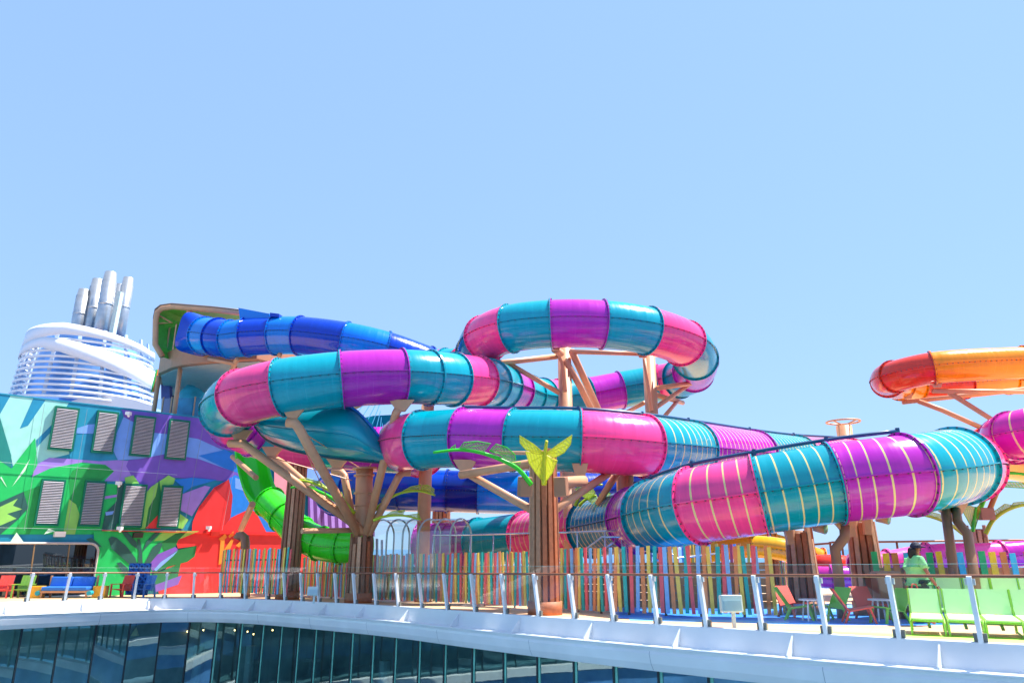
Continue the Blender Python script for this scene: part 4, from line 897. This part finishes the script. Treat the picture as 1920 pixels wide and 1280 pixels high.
def spot(label, px, py, Y):
    c = P(px, py, Y); rt = thing('spot_lamp', label, 'lamp', c)
    MB().pole([c, c + V((.22, -.2, -.05))], [.1, .14], 14).build('housing', tan, rt, True); MB().pole([c + V((.22, -.2, -.05)), c + V((.235, -.215, -.055))], .125, 14).build('lens', mat('lens_green', srgb(150, 200, 150), .1), rt, True)
    MB().pole([c, c + V((-.3, .1, .1))], .035, 8).build('arm', tan, rt)
spot('round tan spot lamp beside the leaning clad column', 1526, 988, 19.6); spot('small spot lamp hanging below the striped purple segment', 1643, 970, 19.4)

# ------------------------------------------------------------------ colourful picket fences
pk = [mat('picket_%s' % k, srgb(*c), .5, var=.1, vscale=6) for k, c in (('orange', (244, 154, 92)), ('yellow', (255, 224, 100)), ('teal', (44, 192, 182)), ('red', (252, 104, 112)), ('blue', (142, 202, 250)))]
pk2 = [mat('broad_%s' % k, srgb(*c), .5, var=.1, vscale=6) for k, c in (('green', (20, 176, 100)), ('yellow', (246, 204, 44)), ('brown', (206, 124, 60)), ('blue', (50, 186, 220)), ('red', (244, 104, 92)))]
def picket_mesh(m, wd, hh, th): return MB().prism([(-wd / 2, -th / 2, 0), (wd / 2, -th / 2, 0), (wd * .55, -th / 2, hh), (-wd * .5, -th / 2, hh * .995)], V((0, th, 0))).mesh('picket', m)
plank_m = mat('fence_plank', srgb(206, 160, 116), .6, var=.18, vscale=5); rail_m = mat('fence_rail', srgb(116, 80, 56), .6)
def fence(label, line, step, wd, hh, lift, mats, backing=None, planks=True, lean=.05, post=True, seq=(0, 1, 2, 3, 4)):
    pts = flat(spline(line, 12)); root = thing('picket_fence', label, 'fence', V((pts[0].x, pts[0].y, DZ(pts[0].y))), group='colourful picket fences')
    mes = [picket_mesh(m, wd, hh, .03) for m in mats]
    acc = 0; nxt = 0; k = 0
    for a, b2 in zip(pts, pts[1:]):
        L = (b2 - a).length; d = (b2 - a).normalized()
        while nxt <= acc + L:
            p = a.lerp(b2, (nxt - acc) / L); an = math.atan2(d.y, d.x)
            o = bpy.data.objects.new('picket', mes[seq[k % len(seq)] % len(mats)]); COL.objects.link(o); o.parent = root
            nn_ = V((d.y, -d.x, 0))
            q = p + nn_ * (.05 + random.uniform(-.012, .012)); o.location = V((q.x, q.y, DZ(p.y) + lift + random.uniform(-.02, .02))) - origin(root)
            o.rotation_euler = (random.uniform(-.01, .01), random.uniform(-lean, lean), an + random.uniform(-.08, .08)); o.scale = (random.uniform(.9, 1.08), 1, random.uniform(.985, 1.015))
            nxt += step * random.uniform(.86, 1.14); k += 1
        acc += L
    for h in ((lift + .25, lift + hh - .45) if not backing else ()):
        MB().pole([V((p.x, p.y, DZ(p.y) + h)) for p in pts[::3]], .03, 4).build('cross_rail', rail_m, root)
    if backing:
        h0, h1 = backing; np_ = 6
        for r_ in range(np_):
            z0 = h0 + (h1 - h0) * r_ / np_; z1 = h0 + (h1 - h0) * (r_ + 1) / np_ - .012
            nb = normals2d(pts)
            MB().grid([[V((p.x, p.y, DZ(p.y) + z0)) - n_ * .08, V((p.x, p.y, DZ(p.y) + z1)) - n_ * .08] for p, n_ in zip(pts[::4], nb[::4])]).build('backing_plank', plank_m, root)
    if post:
        for p in pts[::9]: MB().box(V((p.x, p.y + .08, DZ(p.y) + .5)), (.06, .06, 1.0)).build('fence_post', rail_m, root)
    return root
def dk(px, py, h=.08): return deck(px, py, h)
fence('tall dense picket fence before the red mural wall, left of the clad column', [onz(411, 33), onz(470, 31.8), onz(540, 30.4)], .135, .085, 1.80, .22, pk)
fence('long curving picket fence behind the middle of the glass railing', [dk(566, 1114.5), dk(640, 1119), dk(720, 1123.5), dk(840, 1128), dk(930, 1132), dk(1000, 1136)], .13, .092, 1.64, .08, pk, backing=(.2, 1.3), seq=(0, 1, 2, 3, 4, 0, 1, 2, 3))
fence('picket fence right of the front clad column, wide spaced boards', [dk(1042, 1139), dk(1100, 1142.5), dk(1160, 1146), dk(1250, 1148.5), dk(1340, 1150), dk(1458, 1151)], .155, .10, 1.68, .08, pk, backing=(.2, 1.35), seq=(4, 0, 1, 2, 3))
fence('short return of pickets at the right end of the long fence', [dk(1466, 1147), dk(1476, 1143), dk(1486, 1138)], .12, .085, 1.3, .08, pk, post=True)
fence('second picket row with blue and orange boards behind the right fence', [onz(1222, 25), onz(1300, 23.6), onz(1420, 22.6)], .17, .085, 1.72, .2, pk, backing=(.2, 1.3))
fence('broad coloured board fence behind the lime loungers', [onz(1655, 19.6), onz(1760, 19.4), onz(1900, 19.2), onz(2080, 19)], .255, .15, 1.5, .1, pk2, backing=(.1, 1.22), lean=.03)
fence('distant striped board screen behind the steel strut column', [P(640, 882, 44) * 1.0, P(700, 884, 44), P(760, 886, 44)], .3, .24, 1.0, P(640, 884, 44).z - DZ(44) , pk, post=False)
# vertical coloured slats at far corner of fence (short thin)

# ------------------------------------------------------------------ clear tunnel, guard rails, stairs behind the fence
poly_m = glassmat('clear_polycarbonate', (.88, .94, .93), 1.5, rough=.05, boost=3)
arch_m = mat('arch_grey_green', srgb(176, 200, 196), .3, metal=.3)
tun = thing('clear_tunnel', 'clear arched walkway tunnel with grey ribs behind the picket fence', 'tunnel', onz(790, 29))
ar = []
for k in range(6):
    w_ = k / 5; px = 712 + (862 - 712) * w_; Y = 28.6 - 1.4 * w_
    c = onz(px, Y, .2); up_top = P(px, 974 - 2 * w_, Y).z - c.z; hw = .62
    arch = [c + V((-hw * .55, -hw, 0))] + [c + V((hw * .55 * -math.cos(a), hw * -math.cos(a), up_top - .62 + .62 * math.sin(a))) for a in [i * math.pi / 12 for i in range(13)]] + [c + V((hw * .55, hw, 0))]
    ar.append(arch); MB().pole(arch, .035, 8).build('arch_rib', arch_m, tun, True)
for a, b2 in zip(ar, ar[1:]): MB().grid([a, b2]).build('clear_panel', poly_m, tun, True)
for px, Y in ((707, 28.4), (716, 29.4)): MB().pole([onz(px, Y, .1), onz(px, Y, 2.3)], .05, 8).build('door_post', arch_m, tun, True)
inox = mat('stainless', (.62, .64, .66), .25, metal=.85)
gr_ = thing('guard_rail', 'thin metal guard rail with glass infill before the light teal tube', 'railing', onz(920, 26))
gp = [(812, 1003), (882, 1002), (925, 1001), (957, 1000), (1002, 999)]
tp = [P(x, y, 26) for x, y in gp]
MB().pole(tp, .03, 8).build('top_rail', inox, gr_, True)
for p in tp: MB().pole([p, V((p.x, p.y, p.z - 1.3))], .025, 8).build('rail_post', inox, gr_, True)
for a, b2 in zip(tp, tp[1:]): MB().grid([[a, a - V((0, 0, 1.2))], [b2, b2 - V((0, 0, 1.2))]]).build('glass_infill', clear, gr_)
st = thing('stair_rail', 'silver stair handrails stepping down behind the right picket fence', 'handrail', onz(1140, 22))
for path in ([(1048, 998), (1080, 997), (1162, 994), (1170, 1000), (1250, 1062), (1300, 1062)], [(1090, 1036), (1128, 1006), (1200, 1006), (1206, 996), (1180, 996), (1168, 998)], [(1206, 1000), (1215, 1004), (1270, 1046), (1345, 1037)], [(1128, 1032), (1158, 1010)]):
    MB().pole([P(x, y, 22.4) for x, y in path], .028, 8).build('handrail', inox, st, True)
for x, y in ((1082, 997), (1134, 996), (1166, 996), (1174, 1000), (1205, 1002), (1219, 1006)): p = P(x, y, 22.4); MB().pole([p, V((p.x, p.y, DZ(22.4)))], .028, 8).build('rail_post', inox, st, True)
# far wind screen at the ship side
ws = thing('wind_screen', 'tall glass wind screen with thin brown top rail against the sea', 'wind screen', onz(1760, 34))
wp_ = [(1528, 1020), (1554, 1018), (1560, 1016), (1680, 1015), (1780, 1013.5), (1860, 1012.5), (1960, 1011.5), (2080, 1010)]
wl_ = [P(x, y, 34) for x, y in wp_]
MB().pole(wl_, .045, 8).build('top_rail', handrail_m, ws, True)
for x in (1556, 1578, 1681, 1776, 1873, 1970):
    p = P(x, 1015, 34); MB().pole([p, V((p.x, p.y, DZ(34)))], .05, 8).build('screen_post', handrail_m, ws, True)
for a, b2 in zip(wl_, wl_[1:]): MB().grid([[a, V((a.x, a.y, DZ(34)))], [b2, V((b2.x, b2.y, DZ(34)))]]).build('screen_pane', glassmat('screen_glass', (.86, .90, .95), 1.4), ws)
# wall pipe elbow
pe = thing('vent_pipe', 'brown gooseneck vent pipe before the red wall', 'pipe', onz(458, 33.4))
MB().pole([onz(460, 33.2), P(460, 1020, 33.2), P(459, 1008, 33.2), P(454, 1004, 33.2), P(448, 1004, 33.2), P(445, 1010, 33.2)], .2, 12).build('pipe_tube', mat('pipe_brown', srgb(150, 110, 90), .4), pe, True)

# ------------------------------------------------------------------ furniture
def deck_thing(name, label, cat, p, rz=0, group=None): return thing(name, label, cat, p, rz, group)
def L(o): return MB()
def make_armchair(label, loc, rz, m, group, lean=.35):
    """low slatted deck armchair: built at its place, local frame turned by rz"""
    root = thing('deck_armchair', label, 'armchair', loc, rz, group)
    def part(name, mb_):
        me = mb_.mesh(name, m); o = bpy.data.objects.new(name, me); COL.objects.link(o); o.parent = root; return o
    for k in range(5): part('seat_slat', MB().box((0, -.18 + k * .115, .36 - k * .02), (.56, .1, .025)))
    for k in range(5):
        x = -.22 + k * .11; part('back_slat', MB().bar((x, .26, .30), (x, .26 + .58 * lean, .30 + .62), .1, .025, up=V((0, 1, 0))))
    part('back_rail', MB().bar((-.29, .30, .5), (.29, .30, .5), .05, .03))
    for sx in (-1, 1):
        part('arm', MB().box((sx * .32, .02, .56), (.10, .62, .03))); part('leg', MB().box((sx * .31, -.25, .275), (.05, .07, .55)))
        part('leg', MB().bar((sx * .31, .30, .55), (sx * .31, .42, 0), .05, .07, up=V((1, 0, 0))))
    return root
ch_red = mat('chair_red', srgb(228, 78, 62), .5); ch_green = mat('chair_green', srgb(120, 168, 56), .5); ch_blue = mat('chair_blue', srgb(30, 110, 200), .5); ch_dgreen = mat('chair_deep_green', srgb(120, 204, 70), .5)
gA = 'armchairs along the mural wall'
make_armchair('red deck armchair cut by the left picture edge', onz(0, 32.4), .25, ch_red, gA)
make_armchair('light green deck armchair left of the blue sofa', onz(40, 32.6), .2, ch_green, gA)
make_armchair('red deck armchair right of the blue sofa', onz(225, 33.4), -.2, ch_red, gA)
make_armchair('blue deck armchair beside the blue ring screen', onz(266, 33.6), -.3, ch_blue, gA)
for lab, px, Y in (('yellow cube side table left of the blue sofa', 67, 32.6), ('yellow cube side table right of the blue sofa', 187, 33.0)):
    c = onz(px, Y); rt = thing('side_table', lab, 'side table', c, .2)
    ym = mat('table_yellow', srgb(236, 178, 0), .4)
    for nm, mb_ in (('table_top', MB().box((0, 0, .47), (.5, .5, .05))), ('side_panel', MB().box((-.235, 0, .225), (.03, .5, .445))), ('side_panel', MB().box((.235, 0, .225), (.03, .5, .445))), ('front_panel', MB().box((0, -.2, .235), (.438, .03, .425)))):
        o = bpy.data.objects.new(nm, mb_.mesh(nm, ym)); COL.objects.link(o); o.parent = rt
c = onz(127, 32.8); sf = thing('sofa', 'blue cushioned outdoor sofa with wooden frame by the doorway', 'sofa', c, .05)
wood_s = mat('sofa_wood', srgb(190, 140, 100), .5); blue_c = mat('sofa_blue', srgb(38, 112, 206), .7, var=.1); cyan_c = mat('bolster_cyan', srgb(0, 160, 180), .6)
def lp(root, name, mb_, m, bevel=0):
    o = bpy.data.objects.new(name, mb_.mesh(name, m)); COL.objects.link(o); o.parent = root
    if bevel: md = o.modifiers.new('b', 'BEVEL'); md.width = bevel; md.segments = 3
    return o
for x in (-.475, .475): lp(sf, 'back_cushion', MB().box((x, .25, .66), (.93, .18, .42), Matrix.Rotation(-.2, 3, 'X')), blue_c, .05); lp(sf, 'seat_cushion', MB().box((x, -.12, .40), (.96, .66, .16)), blue_c, .05)
lp(sf, 'frame', MB().box((0, -.02, .27), (2.05, .8, .08)), wood_s)
for x in (-1.0, 1.0):
    lp(sf, 'arm_post', MB().box((x, .32, .62), (.07, .07, .6)), wood_s); lp(sf, 'bolster', MB().pole([(x * 1.08, -.45, .22), (x * 1.08, -.2, .22)], .1, 12), cyan_c)
    for y in (-.36, .34): lp(sf, 'leg', MB().box((x * .94, y, .115), (.07, .07, .23)), wood_s)
c = onz(254, 34.4); scr = thing('ring_screen', 'blue openwork screen of round rings behind the blue armchair', 'screen', c, -.2)
for i in range(4):
    for j in range(5):
        q = V((-.42 + i * .28, 0, .22 + j * .27)); lp(scr, 'ring', MB().pole([q + V((.1 * math.cos(a), 0, .1 * math.sin(a))) for a in [k * math.pi / 6 for k in range(13)]], .045, 6), ch_blue)
lp(scr, 'panel', MB().box((0, .04, .76), (1.15, .03, 1.4)), mat('screen_deep_blue', srgb(16, 74, 160), .5))

# sun loungers
lime_f = mat('lounger_frame', srgb(150, 204, 50), .4); lime_s = mat('lounger_sling', srgb(206, 244, 172), .6, var=.04)
def make_lounger(label, loc, rz, group, hback=.46):
    rt = thing('sun_lounger', label, 'sun lounger', loc, rz, group)
    Wd = .54; y0, y1 = -.75, .55; sh = .31
    lp(rt, 'seat_sling', MB().box((0, (y0 + y1) / 2, sh), (Wd - .04, y1 - y0, .025)), lime_s)
    top = V((0, y1 + hback * .42, sh + hback))
    lp(rt, 'back_sling', MB().bar((0, y1, sh + .02), top, Wd - .04, .025, up=V((0, 1, -.4))), lime_s)
    for sx in (-1, 1):
        x = sx * Wd / 2
        lp(rt, 'side_rail', MB().pole([(x, y1, sh - .01), (x, y0 + .05, sh - .01), (x, y0, sh - .06), (x, y0 + .005, 0)], .018, 8), lime_f)
        lp(rt, 'back_rail', MB().pole([(x, y1, sh), (x, top.y, top.z)], .016, 8), lime_f); lp(rt, 'leg', MB().pole([(x, y1, sh), (x, y1 + .02, 0)], .018, 8), lime_f)
        lp(rt, 'foot_bar', MB().pole([(x, y0, .03), (x, y1, .03)], .014, 8), lime_f)
    lp(rt, 'front_bar', MB().pole([(-Wd / 2, y0 + .02, .03), (Wd / 2, y0 + .02, .03)], .014, 8), lime_f); lp(rt, 'prop', MB().bar((0, .2, sh - .03), (.03, .0, .1), .05, .03), lime_f)
    lp(rt, 'front_edge', MB().pole([(-Wd / 2, y0 + .03, sh - .03), (Wd / 2, y0 + .03, sh - .03)], .016, 8), lime_f)
    return rt
gL = 'lime green sun loungers'
for k, lab in enumerate(('lime sun lounger at the left end of the front row', 'lime sun lounger second from the left in the front row', 'lime sun lounger third from the left in the front row', 'lime sun lounger in the front row cut by the right edge')):
    make_lounger(lab, onz(1742 + k * 69, 14.55 - k * .30), -.50, gL)
for k, lab in enumerate(('lime sun lounger at the left end of the back row', 'lime sun lounger second from the left in the back row', 'lime sun lounger third from the left in the back row', 'lime sun lounger fourth from the left in the back row', 'lime sun lounger in the back row at the right edge')):
    make_lounger(lab, onz(1735 + k * 56, 18.0 - k * .30), -.50, gL, hback=.66)
# lounge chairs and white tables on the blue deck
def make_low(label, loc, rz, m, group):
    rt = thing('lounge_chair', label, 'lounge chair', loc, rz, group); rt.scale = (.86,) * 3
    lp(rt, 'seat', MB().bar((0, -.4, .42), (0, .22, .30), .58, .03, up=V((0, 0, 1))), m); lp(rt, 'backrest', MB().bar((0, .2, .30), (0, .55, .86), .58, .03, up=V((0, 1, 0))), m)
    for sx in (-1, 1):
        lp(rt, 'front_leg', MB().bar((sx * .26, -.3, .40), (sx * .29, -.42, 0), .05, .05, up=V((1, 0, 0))), m); lp(rt, 'rear_leg', MB().bar((sx * .26, .2, .3), (sx * .29, .34, 0), .05, .05, up=V((1, 0, 0))), m)
    return rt
gC = 'lounge chairs on the blue deck'
for lab, px, Y, rz, m in (('red lounge chair facing right beside the bent post', 1608, 17.3, 1.3, ch_red), ('red lounge chair facing front behind the white table', 1636, 18.6, .1, ch_red), ('lime topped green lounge chair left of the bent post', 1560, 18.2, -1.2, ch_dgreen), ('green lounge chair right of the leaning clad column', 1498, 18.3, 1.1, ch_dgreen),
                          ('green lounge chair left of the lime loungers', 1672, 17.2, -1.3, ch_dgreen), ('red lounge chair at the foot of the leaning clad column', 1489, 19.4, .3, ch_red)):
    make_low(lab, onz(px, Y), rz, m, gC)
for lab, px, Y in (('small white table between the green chairs', 1524, 18.0), ('small white table before the red chair', 1655, 18.0)):
    c = onz(px, Y); rt = thing('side_table', lab, 'side table', c)
    lp(rt, 'table_top', MB().pole([(0, 0, .46), (0, 0, .49)], .27, 16), white)
    for k in range(4): lp(rt, 'leg', MB().bar((.16 * math.cos(k * 1.57 + .8), .16 * math.sin(k * 1.57 + .8), .46), (.24 * math.cos(k * 1.57 + .8), .24 * math.sin(k * 1.57 + .8), 0), .03, .03), white)
# brown cabinet with a small white sign mark
c = onz(1672, 18.8); cb = thing('towel_cabinet', 'brown cabinet with a small white mark before the broad board fence', 'cabinet', c)
lp(cb, 'body', MB().box((0, 0, .56), (.62, .4, 1.12)), mat('cabinet_brown', srgb(150, 110, 84), .5), .05)
lp(cb, 'mark', MB().bar((-.02, -.206, .96), (-.02, -.206, 1.04), .012, .004), white); lp(cb, 'mark', MB().bar((.02, -.206, .96), (.045, -.206, 1.04), .012, .004), white); lp(cb, 'mark', MB().bar((.03, -.206, .99), (.06, -.206, .99), .004, .012), white)
# deck light box on a post, and one more by the bend
for lab, px, Y, s_ in (('pale box on a short post behind the railing, below the fence end', 1374, 16.0, 1.0), ('small pale box on a post at the railing bend', 586, 27.4, .9)):
    c = onz(px, Y); rt = thing('post_box', lab, 'box', c); rt.scale = (s_,) * 3
    pb = mat('post_box_pale', srgb(216, 228, 226), .35)
    lp(rt, 'box', MB().box((0, 0, .47), (.44, .22, .34), Matrix.Rotation(-.12, 3, 'X')), pb, .02); lp(rt, 'stem', MB().box((.04, .02, .16), (.07, .07, .32)), pb)
    lp(rt, 'lid_strip', MB().box((0, -.125, .44), (.36, .02, .2), Matrix.Rotation(-.12, 3, 'X')), mat('box_face', srgb(190, 214, 220), .3))

# ------------------------------------------------------------------ person
skin = mat('skin', srgb(150, 96, 72), .5); shirt_m = mat('shirt_mint', srgb(130, 210, 140), .8, bump=.3, bscale=14); trouser_m = mat('trousers_dark', srgb(14, 44, 34), .8); cap_m = mat('cap_navy', srgb(10, 20, 52), .7); hair_m = mat('hair_black', (.01, .01, .014), .7)
def skinfig(name, chains, m, parent, sub=2):
    vs, es, rad = [], [], []
    for ch in chains:
        prev = None
        for it in ch:
            if isinstance(it, int): prev = it; continue
            vs.append(it[:3]); rad.append(it[3:] if len(it) > 4 else (it[3], it[3])); i = len(vs) - 1
            if prev is not None: es.append((prev, i))
            prev = i
    me = bpy.data.meshes.new(name); me.from_pydata(vs, es, []); me.materials.append(m)
    o = bpy.data.objects.new(name, me); COL.objects.link(o); o.parent = parent
    o.modifiers.new('skin', 'SKIN')
    sv = me.skin_vertices[0].data
    for i, r in enumerate(rad): sv[i].radius = r; sv[i].use_root = (i == 0)
    md = o.modifiers.new('sub', 'SUBSURF'); md.levels = sub; md.render_levels = sub
    me.polygons.foreach_set('use_smooth', [True] * len(me.polygons))
    o.modifiers['skin'].use_smooth_shade = True
    return o
pc = onz(1733, 16.6)
pr = thing('person', 'person in a mint green shirt and navy cap walking right behind the loungers', 'person', pc, 0)
# local: x = right (facing), y = away, z up
body = skinfig('body', [[(0, 0, .92, .13, .12), (.0, 0, 1.10, .13, .12), (.02, 0, 1.32, .15, .12), (.04, 0, 1.44, .07, .06), (.06, 0, 1.50, .055, .05), (.08, 0, 1.56, .085, .07), (.09, 0, 1.64, .085, .075), (.08, 0, 1.70, .05, .05)],
        [2, (.04, -.17, 1.38, .055), (.10, -.24, 1.12, .042), (.22, -.24, .90, .034), (.27, -.24, .83, .03)], [2, (.0, .17, 1.38, .055), (-.10, .24, 1.12, .042), (-.14, .24, .90, .034), (-.15, .24, .82, .03)],
        [0, (.04, -.10, .86, .09), (.14, -.10, .48, .06), (.10, -.10, .10, .04), (.20, -.10, .04, .035)], [0, (-.03, .10, .86, .09), (-.06, .10, .48, .06), (-.22, .10, .12, .04), (-.14, .10, .05, .035)]], skin, pr)
# fingers
for sx, hx, hy, hz in ((1, .28, -.24, .80), (-1, -.15, .24, .79)):
    for k, ln in enumerate((.075, .085, .08, .06)):
        skinfig('finger', [[(hx, hy + (k - 1.5) * .018, hz + .02, .009), (hx + .012, hy + (k - 1.5) * .018, hz - ln * .5, .008), (hx, hy + (k - 1.5) * .018, hz - ln, .007)]], skin, pr, 1)
    skinfig('thumb', [[(hx + .01, hy - .02, hz + .03, .010), (hx + .04, hy - .02, hz - .005, .009), (hx + .05, hy - .015, hz - .035, .008)]], skin, pr, 1)
lp(pr, 'nose', MB().add([(.165, 0, 1.575), (.165, .02, 1.55), (.165, -.02, 1.55), (.198, 0, 1.556), (.165, 0, 1.62)], [(0, 1, 3), (0, 3, 2), (1, 2, 3), (4, 1, 3), (4, 3, 2)]), skin)
for y in (-.035, .035): lp(pr, 'eye', MB().box((.162, y, 1.615), (.012, .022, .012)), hair_m)
lp(pr, 'mouth', MB().box((.158, 0, 1.525), (.012, .045, .01)), mat('lips', srgb(140, 60, 56), .5))
shirt = skinfig('shirt', [[(.0, 0, 1.02, .21, .19), (.0, 0, 1.2, .19, .17), (.02, 0, 1.36, .18, .14), (.035, 0, 1.455, .085, .075)], [2, (.04, -.18, 1.38, .085), (.08, -.24, 1.18, .085)], [2, (.0, .18, 1.38, .085), (-.08, .24, 1.18, .085)], [0, (0, 0, .86, .235, .205)]], shirt_m, pr)
skinfig('trousers', [[(0, 0, .92, .16, .15)], [0, (.04, -.10, .84, .12), (.14, -.10, .48, .09), (.11, -.10, .14, .07)], [0, (-.03, .10, .84, .12), (-.06, .10, .48, .09), (-.21, .10, .16, .07)]], trouser_m, pr)
hm = MB(); hm.pole([(.07, 0, 1.615), (.07, 0, 1.68), (.06, 0, 1.735), (.055, 0, 1.755)], [.118, .112, .07, .02], 16)
hm.prism([(.14, -.085, 1.645), (.26, -.07, 1.625), (.285, 0, 1.625), (.26, .07, 1.625), (.14, .085, 1.645)], V((0, 0, .014))); lp(pr, 'cap', hm, cap_m)
skinfig('hair', [[(.01, 0, 1.63, .10, .105), (-.03, 0, 1.54, .085, .10), (-.05, 0, 1.45, .06, .085), (-.06, 0, 1.38, .03, .05)]], hair_m, pr)
for a in (-.10,): lp(pr, 'ear', MB().box((.075, -.098, 1.58), (.03, .012, .05)), skin)
bgp = onz(1719, 16.3, .52); bg_ = thing('hand_bag', 'orange red bag hanging at the side of the person', 'bag', bgp)
lp(bg_, 'pouch', MB().prism([(-.15, -.06, 0), (.15, -.06, 0), (.12, -.06, .22), (-.11, -.06, .24)], V((0, .12, 0))), ch_red, .02)
lp(bg_, 'handle', MB().pole([(-.08, 0, .22), (-.05, 0, .34), (.03, 0, .34), (.07, 0, .21)], .014, 6), ch_red)
